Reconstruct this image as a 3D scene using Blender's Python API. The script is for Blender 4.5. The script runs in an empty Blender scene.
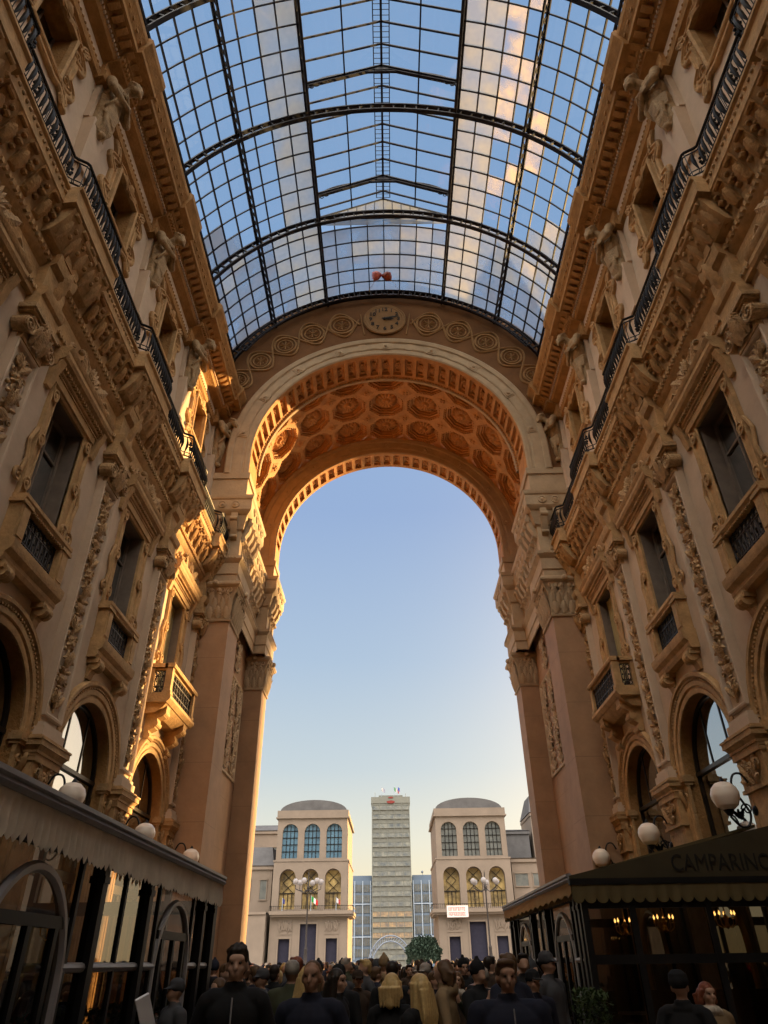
import bpy, bmesh, math, random
from mathutils import Vector, Matrix, noise
from mathutils.geometry import tessellate_polygon

# ------------------------------------------------------------------ camera, sky, sun, exposure
PI = math.pi
sc = bpy.context.scene
COL = sc.collection
random.seed(7)

cam_d = bpy.data.cameras.new('camera')
cam_d.sensor_fit = 'AUTO'; cam_d.sensor_width = 36.0
cam_d.lens = 683.0 / 1024.0 * 36.0
cam_d.clip_start = 0.05; cam_d.clip_end = 3000
cam = bpy.data.objects.new('camera', cam_d); COL.objects.link(cam)
_r = Vector((0.99982, 0.01102, -0.01207)); _u = Vector((0.0155, -0.5504, 0.8348)); 
_f = Vector((-0.0026, 0.8348, 0.5502)).normalized()
_r = (_r - _f * _r.dot(_f)).normalized(); _u = _r.cross(_f).normalized()
cam.matrix_world = Matrix(((_r.x, _u.x, -_f.x, -0.12), (_r.y, _u.y, -_f.y, 0.0), (_r.z, _u.z, -_f.z, 1.7), (0, 0, 0, 1)))
sc.camera = cam

SUN_AZ, SUN_EL = math.radians(44), math.radians(7.4)       # azimuth from +Y towards +X
sun_dir = Vector((math.sin(SUN_AZ) * math.cos(SUN_EL), math.cos(SUN_AZ) * math.cos(SUN_EL), math.sin(SUN_EL)))
sl = bpy.data.lights.new('sun', 'SUN'); sl.energy = 17.0; sl.angle = math.radians(0.6); sl.color = (1.0, 0.60, 0.22)
sun = bpy.data.objects.new('sun', sl); COL.objects.link(sun)
sun.rotation_euler = sun_dir.to_track_quat('Z', 'Y').to_euler()

w = bpy.data.worlds.new('sky'); sc.world = w; w.use_nodes = True
nt = w.node_tree; nt.nodes.clear(); N = nt.nodes.new; LK = nt.links.new
out = N('ShaderNodeOutputWorld'); bg = N('ShaderNodeBackground'); tc = N('ShaderNodeTexCoord')
sep = N('ShaderNodeSeparateXYZ'); LK(tc.outputs['Generated'], sep.inputs[0])
ramp = N('ShaderNodeValToRGB'); LK(sep.outputs['Z'], ramp.inputs[0])
els = ramp.color_ramp.elements
stops = [(0.0, (0.92, 0.72, 0.40)), (0.07, (0.95, 0.83, 0.56)), (0.13, (0.82, 0.81, 0.68)), (0.22, (0.59, 0.68, 0.72)),
         (0.36, (0.43, 0.56, 0.72)), (0.55, (0.31, 0.44, 0.69)), (0.80, (0.28, 0.43, 0.68)), (1.0, (0.26, 0.41, 0.66))]
while len(els) < len(stops): els.new(0.5)
for e, (p, c) in zip(els, stops): e.position = p; e.color = (*c, 1)
# warm glow round the sun; rear sky brightness added to light the interior
dot = N('ShaderNodeVectorMath'); dot.operation = 'DOT_PRODUCT'; dot.inputs[1].default_value = sun_dir
LK(tc.outputs['Generated'], dot.inputs[0])
mx = N('ShaderNodeMath'); mx.operation = 'MAXIMUM'; mx.inputs[1].default_value = 0; LK(dot.outputs['Value'], mx.inputs[0])
pw = N('ShaderNodeMath'); pw.operation = 'POWER'; pw.inputs[1].default_value = 14; LK(mx.outputs[0], pw.inputs[0])
glow = N('ShaderNodeMix'); glow.data_type = 'RGBA'; glow.blend_type = 'ADD'
LK(pw.outputs[0], glow.inputs[0]); LK(ramp.outputs[0], glow.inputs[6]); glow.inputs[7].default_value = (3.0, 1.9, 0.8, 1)
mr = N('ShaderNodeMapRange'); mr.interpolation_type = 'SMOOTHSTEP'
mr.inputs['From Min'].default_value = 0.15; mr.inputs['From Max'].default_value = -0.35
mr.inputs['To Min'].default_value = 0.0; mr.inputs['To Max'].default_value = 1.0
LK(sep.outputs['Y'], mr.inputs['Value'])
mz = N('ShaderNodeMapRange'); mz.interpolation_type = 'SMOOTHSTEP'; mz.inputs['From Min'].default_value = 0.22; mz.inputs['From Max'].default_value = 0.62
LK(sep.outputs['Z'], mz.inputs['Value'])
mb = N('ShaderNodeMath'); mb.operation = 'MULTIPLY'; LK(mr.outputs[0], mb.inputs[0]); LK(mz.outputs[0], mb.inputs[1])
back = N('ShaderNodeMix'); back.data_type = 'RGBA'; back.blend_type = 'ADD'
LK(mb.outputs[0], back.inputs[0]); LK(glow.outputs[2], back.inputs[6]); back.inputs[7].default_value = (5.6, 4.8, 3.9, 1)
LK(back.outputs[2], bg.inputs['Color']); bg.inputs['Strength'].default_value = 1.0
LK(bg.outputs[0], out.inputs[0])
sc.view_settings.view_transform = 'Standard'; sc.view_settings.look = 'None'
sc.view_settings.gamma = 1.0; sc.view_settings.use_curve_mapping = False
sc.view_settings.exposure = 0.0
sc.cycles.max_bounces = 8; sc.cycles.diffuse_bounces = 4; sc.cycles.transparent_max_bounces = 24
sc.cycles.caustics_reflective = False; sc.cycles.caustics_refractive = False
sc.cycles.sample_clamp_indirect = 6.0

# ------------------------------------------------------------------ materials
def mat(name, col, rough=0.8, metal=0.0, var=0.0, scale=2.0, bump=0.0, bscale=12.0, col2=None, spec=0.3, joints=None):
    m = bpy.data.materials.new(name); m.use_nodes = True
    t = m.node_tree; b = t.nodes['Principled BSDF']; n = t.nodes.new; l = t.links.new
    b.inputs['Base Color'].default_value = (*col, 1); b.inputs['Roughness'].default_value = rough
    b.inputs['Metallic'].default_value = metal; b.inputs['Specular IOR Level'].default_value = spec
    geo = n('ShaderNodeNewGeometry')
    if var or col2:
        nz = n('ShaderNodeTexNoise'); nz.inputs['Scale'].default_value = scale; nz.inputs['Detail'].default_value = 6
        nz.inputs['Roughness'].default_value = 0.65
        l(geo.outputs['Position'], nz.inputs['Vector'])
        r = n('ShaderNodeValToRGB'); r.color_ramp.elements[0].position = 0.3; r.color_ramp.elements[1].position = 0.7
        c2 = col2 or tuple(c * (1 - var) for c in col)
        r.color_ramp.elements[0].color = (*c2, 1); r.color_ramp.elements[1].color = (*col, 1)
        l(nz.outputs['Fac'], r.inputs[0]); last = r.outputs[0]
        if joints:                               # masonry joints across the height, a darker line per course
            sp = n('ShaderNodeSeparateXYZ'); l(geo.outputs['Position'], sp.inputs[0])
            md = n('ShaderNodeMath'); md.operation = 'FRACT'; dv = n('ShaderNodeMath'); dv.operation = 'DIVIDE'
            dv.inputs[1].default_value = joints; l(sp.outputs['Z'], dv.inputs[0]); l(dv.outputs[0], md.inputs[0])
            lt = n('ShaderNodeMath'); lt.operation = 'LESS_THAN'; lt.inputs[1].default_value = 0.012; l(md.outputs[0], lt.inputs[0])
            mm = n('ShaderNodeMix'); mm.data_type = 'RGBA'; l(lt.outputs[0], mm.inputs[0]); l(last, mm.inputs[6])
            mm.inputs[7].default_value = (*[c * 0.66 for c in col], 1); last = mm.outputs[2]
        l(last, b.inputs['Base Color'])
    if bump:
        nb = n('ShaderNodeTexNoise'); nb.inputs['Scale'].default_value = bscale; nb.inputs['Detail'].default_value = 8
        l(geo.outputs['Position'], nb.inputs['Vector'])
        bp = n('ShaderNodeBump'); bp.inputs['Strength'].default_value = bump; bp.inputs['Distance'].default_value = 0.05
        l(nb.outputs['Fac'], bp.inputs['Height']); l(bp.outputs[0], b.inputs['Normal'])
    return m

M = {}
M['plaster'] = mat('cream_plaster', (0.60, 0.46, 0.335), 0.85, var=0.18, scale=1.3, bump=0.12, bscale=9)
M['ochre'] = mat('ochre_stone', (0.56, 0.345, 0.155), 0.75, var=0.42, scale=3.5, bump=0.35, bscale=14)
M['relief'] = mat('carved_stone', (0.58, 0.37, 0.18), 0.7, var=0.5, scale=7, bump=0.6, bscale=22)
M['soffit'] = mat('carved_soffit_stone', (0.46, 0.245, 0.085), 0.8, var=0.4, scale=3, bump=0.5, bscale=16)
M['pier'] = mat('pier_stone', (0.40, 0.235, 0.13), 0.7, var=0.3, scale=0.9, bump=0.15, bscale=6, joints=1.83)
M['arch'] = mat('arch_stone', (0.47, 0.345, 0.215), 0.75, var=0.25, scale=1.8, bump=0.2, bscale=10)
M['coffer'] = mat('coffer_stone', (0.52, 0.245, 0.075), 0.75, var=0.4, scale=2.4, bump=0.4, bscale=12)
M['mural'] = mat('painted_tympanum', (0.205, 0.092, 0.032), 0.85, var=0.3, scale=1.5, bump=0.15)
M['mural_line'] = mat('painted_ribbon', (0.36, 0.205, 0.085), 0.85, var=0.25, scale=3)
M['iron'] = mat('black_iron', (0.012, 0.011, 0.011), 0.5, 0.3, var=0.2, scale=8)
M['roof_iron'] = mat('roof_iron', (0.012, 0.010, 0.018), 0.6, 0.1, var=0.35, scale=3)
M['dark_metal'] = mat('dark_bronze_frame', (0.03, 0.022, 0.016), 0.35, 0.4, var=0.2, scale=4)
M['gutter'] = mat('grey_gutter_metal', (0.34, 0.33, 0.34), 0.45, 0.2, var=0.2, scale=3)
M['floor'] = mat('stone_paving', (0.30, 0.24, 0.19), 0.5, var=0.35, scale=0.8)
M['piazza'] = mat('piazza_paving', (0.42, 0.37, 0.31), 0.7, var=0.25, scale=0.4)
M['dark_wall'] = mat('dark_interior', (0.05, 0.032, 0.02), 0.8, var=0.3, scale=1)
M['drape'] = mat('olive_blind', (0.36, 0.30, 0.15), 0.8, var=0.2, scale=5)
M['shutter'] = mat('weathered_shutter', (0.21, 0.165, 0.13), 0.6, var=0.3, scale=4)
M['globe'] = mat('opal_globe_glass', (0.90, 0.78, 0.66), 0.25, spec=0.5, var=0.06, scale=4)
M['clock'] = mat('clock_dial', (0.32, 0.18, 0.075), 0.8, var=0.2, scale=4)
M['clock_ink'] = mat('clock_black', (0.015, 0.012, 0.01), 0.6)
M['grey_stone'] = mat('grey_lime_stone', (0.42, 0.34, 0.27), 0.85, var=0.16, scale=0.35, bump=0.1)
M['slate'] = mat('slate_roof', (0.13, 0.13, 0.135), 0.8, var=0.3, scale=0.5, spec=.08)
M['herm'] = mat('weathered_herm_stone', (0.42, 0.285, 0.15), 0.75, var=0.45, scale=5, bump=0.6, bscale=20)

def glass_clear(name, tint, fac):
    m = bpy.data.materials.new(name); m.use_nodes = True; t = m.node_tree; t.nodes.clear(); n = t.nodes.new; l = t.links.new
    o = n('ShaderNodeOutputMaterial'); tr = n('ShaderNodeBsdfTransparent'); gl = n('ShaderNodeBsdfGlossy'); mxs = n('ShaderNodeMixShader')
    tr.inputs[0].default_value = (*tint, 1); gl.inputs['Roughness'].default_value = 0.03; mxs.inputs[0].default_value = fac
    l(tr.outputs[0], mxs.inputs[1]); l(gl.outputs[0], mxs.inputs[2]); l(mxs.outputs[0], o.inputs[0]); return m
M['glass'] = glass_clear('roof_glass', (0.86, 0.92, 0.95), 0.05)
M['cafe_glass'] = glass_clear('cafe_glass', (0.55, 0.50, 0.42), 0.16)

def glass_dirty(name, k, lo, hi):
    m = bpy.data.materials.new(name); m.use_nodes = True; t = m.node_tree; t.nodes.clear(); n = t.nodes.new; l = t.links.new
    o = n('ShaderNodeOutputMaterial'); tr = n('ShaderNodeBsdfTransparent'); tl = n('ShaderNodeBsdfTranslucent'); df = n('ShaderNodeBsdfDiffuse')
    a = n('ShaderNodeMixShader'); b = n('ShaderNodeMixShader'); geo = n('ShaderNodeNewGeometry'); nz = n('ShaderNodeTexNoise')
    nz.inputs['Scale'].default_value = 0.9; nz.inputs['Detail'].default_value = 3; l(geo.outputs['Position'], nz.inputs['Vector'])
    mp = n('ShaderNodeMapRange'); mp.inputs['From Min'].default_value = 0.35; mp.inputs['From Max'].default_value = 0.65
    mp.inputs['To Min'].default_value = lo; mp.inputs['To Max'].default_value = hi; l(nz.outputs['Fac'], mp.inputs['Value'])
    tr.inputs[0].default_value = (0.75, 0.82, 0.86, 1); tl.inputs[0].default_value = (0.40*k[0], 0.40*k[1], 0.40*k[2], 1); df.inputs[0].default_value = (0.30, 0.27, 0.23, 1)
    a.inputs[0].default_value = 0.45; l(tl.outputs[0], a.inputs[1]); l(df.outputs[0], a.inputs[2])
    l(mp.outputs[0], b.inputs[0]); l(tr.outputs[0], b.inputs[1]); l(a.outputs[0], b.inputs[2]); l(b.outputs[0], o.inputs[0]); return m
M['glass_dirty'] = glass_dirty('weathered_roof_glass', (.78, .75, .66), .5, .85); M['glass_sooty'] = glass_dirty('sooty_roof_glass', (.42, .50, .66), .45, .92); M['glass_amber'] = glass_dirty('amber_streaked_glass', (1.5, 1.15, .62), .15, .75)

def glass_window():
    m = bpy.data.materials.new('window_glass'); m.use_nodes = True; t = m.node_tree; t.nodes.clear(); n = t.nodes.new; l = t.links.new
    o = n('ShaderNodeOutputMaterial'); df = n('ShaderNodeBsdfDiffuse'); gl = n('ShaderNodeBsdfGlossy'); mxs = n('ShaderNodeMixShader')
    df.inputs[0].default_value = (0.025, 0.018, 0.012, 1); gl.inputs['Roughness'].default_value = 0.02
    gl.inputs[0].default_value = (0.75, 0.78, 0.80, 1); mxs.inputs[0].default_value = 0.62
    l(df.outputs[0], mxs.inputs[1]); l(gl.outputs[0], mxs.inputs[2]); l(mxs.outputs[0], o.inputs[0]); return m
M['window_glass'] = glass_window()

def emis(name, col, st):
    m = bpy.data.materials.new(name); m.use_nodes = True; b = m.node_tree.nodes['Principled BSDF']
    b.inputs['Base Color'].default_value = (*col, 1); b.inputs['Emission Color'].default_value = (*col, 1); b.inputs['Emission Strength'].default_value = st
    return m
M['bulb'] = emis('warm_bulb', (1.0, 0.55, 0.16), 9.0)

# ------------------------------------------------------------------ mesh builder
class MB:
    """collects geometry in a local frame T and links it as one mesh object"""
    def __init__(s, T=None):
        s.v = []; s.f = []; s.mi = []; s.T = T or Matrix.Identity(4); s.cur = 0; s.flip = s.T.to_3x3().determinant() < 0
    def add(s, vs, fs, mi=None):
        b = len(s.v); s.v.extend(s.T @ Vector(p) for p in vs)
        m_ = s.cur if mi is None else mi
        for f in fs:
            f = [b + i for i in f]
            s.f.append(f[::-1] if s.flip else f); s.mi.append(m_)
    def box(s, x0, x1, y0, y1, z0, z1, mi=None):
        if x0 > x1: x0, x1 = x1, x0
        if y0 > y1: y0, y1 = y1, y0
        if z0 > z1: z0, z1 = z1, z0
        s.add([(x0,y0,z0),(x1,y0,z0),(x1,y1,z0),(x0,y1,z0),(x0,y0,z1),(x1,y0,z1),(x1,y1,z1),(x0,y1,z1)],
              [(0,3,2,1),(4,5,6,7),(0,1,5,4),(1,2,6,5),(2,3,7,6),(3,0,4,7)], mi)
    def hexa(s, p, mi=None):                      # eight corners: four of one end, four of the other
        s.add(p, [(0,3,2,1),(4,5,6,7),(0,1,5,4),(1,2,6,5),(2,3,7,6),(3,0,4,7)], mi)
    def bevbox(s, x0, x1, y0, y1, z0, z1, b=0.02, mi=None):
        """box with chamfered vertical faces: three stacked rings"""
        s.loft([[(x0+b,y0+b,z0),(x1-b,y0+b,z0),(x1-b,y1-b,z0),(x0+b,y1-b,z0)],
                [(x0,y0,z0+b),(x1,y0,z0+b),(x1,y1,z0+b),(x0,y1,z0+b)],
                [(x0,y0,z1-b),(x1,y0,z1-b),(x1,y1,z1-b),(x0,y1,z1-b)],
                [(x0+b,y0+b,z1),(x1-b,y0+b,z1),(x1-b,y1-b,z1),(x0+b,y1-b,z1)]], mi=mi)
    def loft(s, rings, closed=True, caps=True, mi=None):
        n = len(rings[0]); vs = [p for r in rings for p in r]; fs = []
        for i in range(len(rings) - 1):
            for j in range(n if closed else n - 1):
                k = (j + 1) % n
                fs.append((i*n + j, i*n + k, (i+1)*n + k, (i+1)*n + j))
        if caps and closed:
            fs.append(tuple(range(n))[::-1]); fs.append(tuple((len(rings)-1)*n + j for j in range(n)))
        s.add(vs, fs, mi)
    def extrude(s, prof, u0, u1, axis='u', mi=None, dw=0.0, closed=True):
        """prof: (w, v) outline; runs along u"""
        s.loft([[(u0, v, w_ + dw) for w_, v in prof], [(u1, v, w_ + dw) for w_, v in prof]], closed=closed, mi=mi)
    def tube(s, pts, r, n=6, mi=None, caps=True, taper=None):
        pts = [Vector(p) for p in pts]; rings = []; up = None
        for i, p in enumerate(pts):
            d = (pts[min(i+1, len(pts)-1)] - pts[max(i-1, 0)])
            if d.length < 1e-9: d = Vector((0, 0, 1))
            d.normalize()
            if up is None:
                up = Vector((0, 0, 1)) if abs(d.z) < 0.9 else Vector((1, 0, 0))
            a = d.cross(up)
            if a.length < 1e-6: a = d.cross(Vector((0, 1, 0)))
            a.normalize(); b = a.cross(d).normalized(); up = b
            rr = r if taper is None else taper[i]
            rings.append([p + (a * math.cos(2*PI*k/n) + b * math.sin(2*PI*k/n)) * rr for k in range(n)])
        s.loft(rings, caps=caps, mi=mi)
    def bar(s, a, b, wd, hd, up=(0, 0, 1), mi=None):
        a = Vector(a); b = Vector(b); d = (b - a).normalized(); up = Vector(up)
        x = d.cross(up)
        if x.length < 1e-6: x = d.cross(Vector((1, 0, 0)))
        x.normalize(); y = x.cross(d).normalized(); x *= wd/2; y *= hd/2
        s.hexa([a-x-y, a+x-y, a+x+y, a-x+y, b-x-y, b+x-y, b+x+y, b-x+y], mi)
    def sphere(s, c, r, n=12, m_=8, sc3=(1, 1, 1), mi=None):
        c = Vector(c); vs = [c + Vector((0, 0, -r*sc3[2]))]; fs = []
        for i in range(1, m_):
            a = -PI/2 + PI*i/m_
            for j in range(n):
                t = 2*PI*j/n
                vs.append(c + Vector((r*sc3[0]*math.cos(a)*math.cos(t), r*sc3[1]*math.cos(a)*math.sin(t), r*sc3[2]*math.sin(a))))
        vs.append(c + Vector((0, 0, r*sc3[2])))
        for j in range(n): fs.append((0, 1+(j+1) % n, 1+j))
        for i in range(m_-2):
            for j in range(n):
                k = (j+1) % n; a = 1+i*n; b = a+n
                fs.append((a+j, a+k, b+k, b+j))
        L_ = len(vs)-1; a = 1+(m_-2)*n
        for j in range(n): fs.append((a+j, a+(j+1) % n, L_))
        s.add(vs, fs, mi)
    def lathe(s, prof, c=(0, 0, 0), n=16, mi=None, ax='z', sq=(1, 1)):
        rings = []
        for r, h in prof:
            ring = []
            for k in range(n):
                a = 2*PI*k/n; x = r*math.cos(a)*sq[0]; y = r*math.sin(a)*sq[1]
                ring.append((c[0]+x, c[1]+y, c[2]+h) if ax == 'z' else ((c[0]+x, c[1]-h, c[2]+y) if ax == 'y' else (c[0]+h, c[1]+x, c[2]+y)))
            rings.append(ring)
        s.loft(rings, mi=mi)
    def poly(s, outer, holes=(), z=lambda p: (p[0], p[1], 0), mi=None, flip=False):
        """flat polygon with holes; z maps the 2-D point into the frame"""
        loops = [outer] + list(holes)
        pts = [p for lp in loops for p in lp]
        tris = tessellate_polygon([[Vector((p[0], p[1], 0)) for p in lp] for lp in loops])
        fs = []
        for t in tris:
            a, b, c = (Vector((pts[i][0], pts[i][1])) for i in t)
            cr = (b-a).x*(c-a).y - (b-a).y*(c-a).x
            t = tuple(t) if cr > 0 else tuple(t)[::-1]
            fs.append(t[::-1] if flip else t)
        s.add([z(p) for p in pts], fs, mi)
    def build(s, name, mats, parent=None, smooth=0.42, loc=(0, 0, 0), rot=(0, 0, 0)):
        me = bpy.data.meshes.new(name); me.from_pydata([tuple(p) for p in s.v], [], s.f)
        if not isinstance(mats, (list, tuple)): mats = [mats]
        for m_ in mats: me.materials.append(m_)
        if len(mats) > 1: me.polygons.foreach_set('material_index', s.mi)
        if smooth:
            me.polygons.foreach_set('use_smooth', [True]*len(me.polygons)); me.set_sharp_from_angle(angle=smooth)
        me.update()
        o = bpy.data.objects.new(name, me); COL.objects.link(o); o.location = loc; o.rotation_euler = rot
        if parent: o.parent = parent
        return o

def tag(o, label=None, cat=None, group=None, kind=None):
    for k, v in (('label', label), ('category', cat), ('group', group), ('kind', kind)):
        if v: o[k] = v
    return o
def empty(name, loc=(0, 0, 0), label=None, cat=None, group=None, kind=None, rot=(0, 0, 0)):
    o = bpy.data.objects.new(name, None); COL.objects.link(o); o.location = loc; o.rotation_euler = rot; o.empty_display_size = 0.2
    return tag(o, label, cat, group, kind)
def kids(o): return [c for c in bpy.data.objects if c.parent == o]
def copy_tree(o, parent=None, _all=None):
    if _all is None:
        _all = {}
        for c in bpy.data.objects:
            if c.parent: _all.setdefault(c.parent.name, []).append(c)
    c = o.copy(); COL.objects.link(c)
    if parent: c.parent = parent
    for ch in _all.get(o.name, []): copy_tree(ch, c, _all)
    return c
def smooth_pts(P, k=5):
    P = [Vector(p) for p in P]; out_ = []
    for i in range(len(P)-1):
        a, b, c, d = P[max(i-1, 0)], P[i], P[i+1], P[min(i+2, len(P)-1)]
        for j in range(k):
            t = j/k; out_.append(.5*((2*b) + (c-a)*t + (2*a-5*b+4*c-d)*t*t + (3*b-a-3*c+d)*t*t*t))
    return out_ + [P[-1]]
def put(o, parent, loc=None, name=None, rot=None):
    """a copy of one mesh object (shared mesh data) under another parent"""
    c = o.copy(); COL.objects.link(c); c.parent = parent
    if loc is not None: c.location = loc
    if rot is not None: c.rotation_euler = rot
    return c
def arc(cx, cy, r, a0, a1, n): return [(cx + r*math.cos(a0 + (a1-a0)*i/n), cy + r*math.sin(a0 + (a1-a0)*i/n)) for i in range(n+1)]
ORD = ['nearest the great arch', 'second from the great arch', 'third from the great arch', 'fourth from the great arch', 'fifth from the great arch', 'sixth from the great arch']
# ------------------------------------------------------------------ facades
BAY = 4.68; B0 = 14.05                      # pilaster lines at B0 + k*BAY, bays between them
BND = [B0 + k*BAY for k in range(-3, 3)]    # 0.01, 4.69, 9.37, 14.05, 18.73, 23.41
CEN = [b + BAY/2 for b in BND[:-1]]         # 2.35, 7.03, 11.71, 16.39, 21.07
Y_END = 23.5
def TW(s, uo=0.0):                           # facade frame (u along the street, v up, w out of the wall) -> world
    return Matrix(((0, 0, -s, s*7.25), (1, 0, 0, uo), (0, 1, 0, 0), (0, 0, 0, 1)))
def TO(s):                                   # the same without position: for parts whose origin is the bay centre
    return Matrix(((0, 0, -s, 0), (1, 0, 0, 0), (0, 1, 0, 0), (0, 0, 0, 1)))

def mould_arc(m, cu, cv, prof, a0=0.0, a1=PI, n=28):
    """prof: (radius, w) open line swept round an arch in the wall plane"""
    rings = []
    for i in range(n+1):
        a = a0 + (a1-a0)*i/n
        rings.append([(cu + r*math.cos(a), cv + r*math.sin(a), w_) for r, w_ in prof])
    m.loft(rings, closed=False)
def frame_sweep(m, path, prof, closed=True, out=1):
    """path: (u,v) loop, prof: (offset outwards, w); mitred"""
    n = len(path); P = [Vector(p) for p in path]; rings = []
    for i in range(n):
        a = P[i-1] if (closed or i > 0) else None; b = P[i]; c = P[(i+1) % n] if (closed or i < n-1) else None
        d1 = (b-a).normalized() if a is not None else (c-b).normalized()
        d2 = (c-b).normalized() if c is not None else d1
        n1 = Vector((d1.y, -d1.x))*out; n2 = Vector((d2.y, -d2.x))*out
        mm = n1 + n2
        mm = mm / max(0.35, mm.dot(n1)) if mm.length > 1e-4 else n1
        rings.append([(b.x + mm.x*o, b.y + mm.y*o, w_) for o, w_ in prof])
    if closed: rings.append(rings[0])
    m.loft(rings, closed=False)
def spiral(m, cu, cv, cw, r0, turns, dirn=1, start=0.0, th=0.03, n=18, sc=(1, 1), flat=0.7):
    pts = []; tp = []
    for i in range(n+1):
        t = i/n; a = start + dirn*turns*2*PI*t; r = r0*(1-t)**1.1 + 0.01
        pts.append((cu + r*math.cos(a)*sc[0], cv + r*math.sin(a)*sc[1], cw + 0.02*t)); tp.append(th*(1-0.45*t))
    m.tube(pts, th, 5, taper=tp)
def leaf(m, base, tip, width, curl=0.1, lift=0.05, n=5, mid=(0, 0, 1)):
    """an acanthus leaf: a lobed strip from base to tip, curling out along mid"""
    base = Vector(base); tip = Vector(tip); mid = Vector(mid); d = tip - base; side = d.cross(mid).normalized()
    rows = []
    for i in range(n*2+1):
        t = i/(n*2); wd = width*(math.sin(PI*min(t*0.85+0.15, 1))**0.7)*(1.0 if i % 2 == 0 else 0.72)
        c = base + d*t + mid*(lift*math.sin(PI*t) + curl*t*t)
        if t > 0.85: c = c - d*0.10*(t-0.85)/0.15
        rows.append([c - side*wd/2, c - side*wd/4 + mid*0.02, c + mid*0.035, c + side*wd/4 + mid*0.02, c + side*wd/2])
    m.loft(rows, closed=False)
def rosette(m, cu, cv, cw, r, petals=8, h=0.05):
    rings = []
    prof = [(0.06, h), (0.25, h*1.1), (0.3, h*0.4), (0.65, h*0.95), (1.0, h*0.15), (1.0, 0)]
    k = petals*4
    for rr, hh in prof:
        ring = []
        for j in range(k):
            a = 2*PI*j/k; q = 1 - 0.22*abs(math.sin(a*petals/2)) if rr > 0.3 else 1
            ring.append((cu + r*rr*q*math.cos(a), cv + r*rr*q*math.sin(a), cw + hh*(1 if rr < .3 else (1 - 0.5*abs(math.sin(a*petals/2))**3))))
        rings.append(ring)
    m.loft(rings, caps=False); m.add(rings[0], [tuple(range(k))[::-1]])
def arabesque(m, u0, u1, v0, v1, w0, seed=1):
    """climbing candelabrum of scrolls, leaves and rosettes"""
    rd = random.Random(seed); cu = (u0+u1)/2; hw = (u1-u0)/2; v = v0 + 0.1; k = 0
    m.tube([(cu + 0.03*math.sin(i*1.3), v0 + (v1-v0)*i/24, w0+0.02) for i in range(25)], 0.025, 5)
    while v < v1 - 0.35:
        kind = k % 4
        if kind == 0:
            for sg in (-1, 1):
                spiral(m, cu + sg*hw*0.5, v+0.2, w0+0.03, hw*0.48, 1.3, sg, PI/2 + (0 if sg > 0 else 0), 0.04)
                leaf(m, (cu, v, w0), (cu + sg*hw*0.85, v+0.33, w0+0.02), 0.16, 0.04)
            v += 0.42
        elif kind == 1:
            m.loft([[(cu+r*math.cos(2*PI*q/12), v+h, w0+.01+.45*r*math.sin(2*PI*q/12)) for q in range(12)][::-1] for r, h in ((.02, 0), (.11, .02), (.05, .06), (.12, .12), (.17, .20), (.15, .26), (.08, .30), (.15, .35), (.16, .38), (.03, .39))])
            v += 0.05
            for sg in (-1, 1): spiral(m, cu+sg*hw*.72, v+.12, w0+.02, hw*.26, 1.2, sg, PI/2, .028); leaf(m, (cu+sg*.05, v+.3, w0+.03), (cu+sg*hw*.8, v+.36, w0+.02), .12, .03)
            v += 0.38
        elif kind == 2:
            for sg in (-1, 1):
                leaf(m, (cu, v+0.02, w0+0.01), (cu + sg*hw*0.6, v+0.40, w0+0.03), 0.2, 0.07)
                leaf(m, (cu, v+0.3, w0+0.01), (cu + sg*hw*0.9, v+0.15, w0+0.01), 0.14, 0.05)
                m.sphere((cu + sg*hw*0.75, v+0.38, w0+0.04), 0.05, 7, 5)
            leaf(m, (cu, v, w0+0.03), (cu, v+0.42, w0+0.06), 0.2, 0.08); v += 0.40
        else:
            rosette(m, cu, v+0.17, w0+0.02, hw*0.62, 7, 0.08)
            for sg in (-1, 1): spiral(m, cu + sg*hw*0.62, v+0.32, w0+0.03, hw*0.3, 1.2, -sg, -PI/2, 0.03)
            v += 0.42
        k += 1

ENT = [(0, 12.95), (.12, 12.95), (.12, 13.05), (.16, 13.1), (.16, 13.2), (.04, 13.26), (.04, 13.82), (.10, 13.88), (.16, 13.98),
       (.18, 14.12), (.20, 14.2), (.27, 14.5), (.40, 14.8), (.50, 14.98), (.53, 15.0), (.53, 15.13), (.50, 15.17), (.50, 15.42), (.56, 15.47), (.56, 15.53), (-.5, 15.55), (-.5, 12.95)]
UPC = [(-.5, 21.55), (-.38, 21.62), (-.34, 21.75), (-.36, 21.9), (-.42, 21.95), (-.42, 22.32), (-.3, 22.4), (-.12, 22.45), (-.06, 22.55), (-.06, 22.68),
       (.02, 22.72), (.08, 22.86), (.34, 22.9), (.42, 22.92), (.42, 23.1), (.46, 23.16), (.52, 23.3), (.60, 23.42), (.62, 23.62), (.50, 23.75), (-.7, 23.78), (-.7, 21.55)]

def arch_opening(): return [(-1.5, 0.02), (-1.5, 5.5)] + [(-1.5*math.cos(PI*i/24), 5.5 + 1.5*math.sin(PI*i/24)) for i in range(1, 24)] + [(1.5, 5.5), (1.5, 0.02)]

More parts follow.
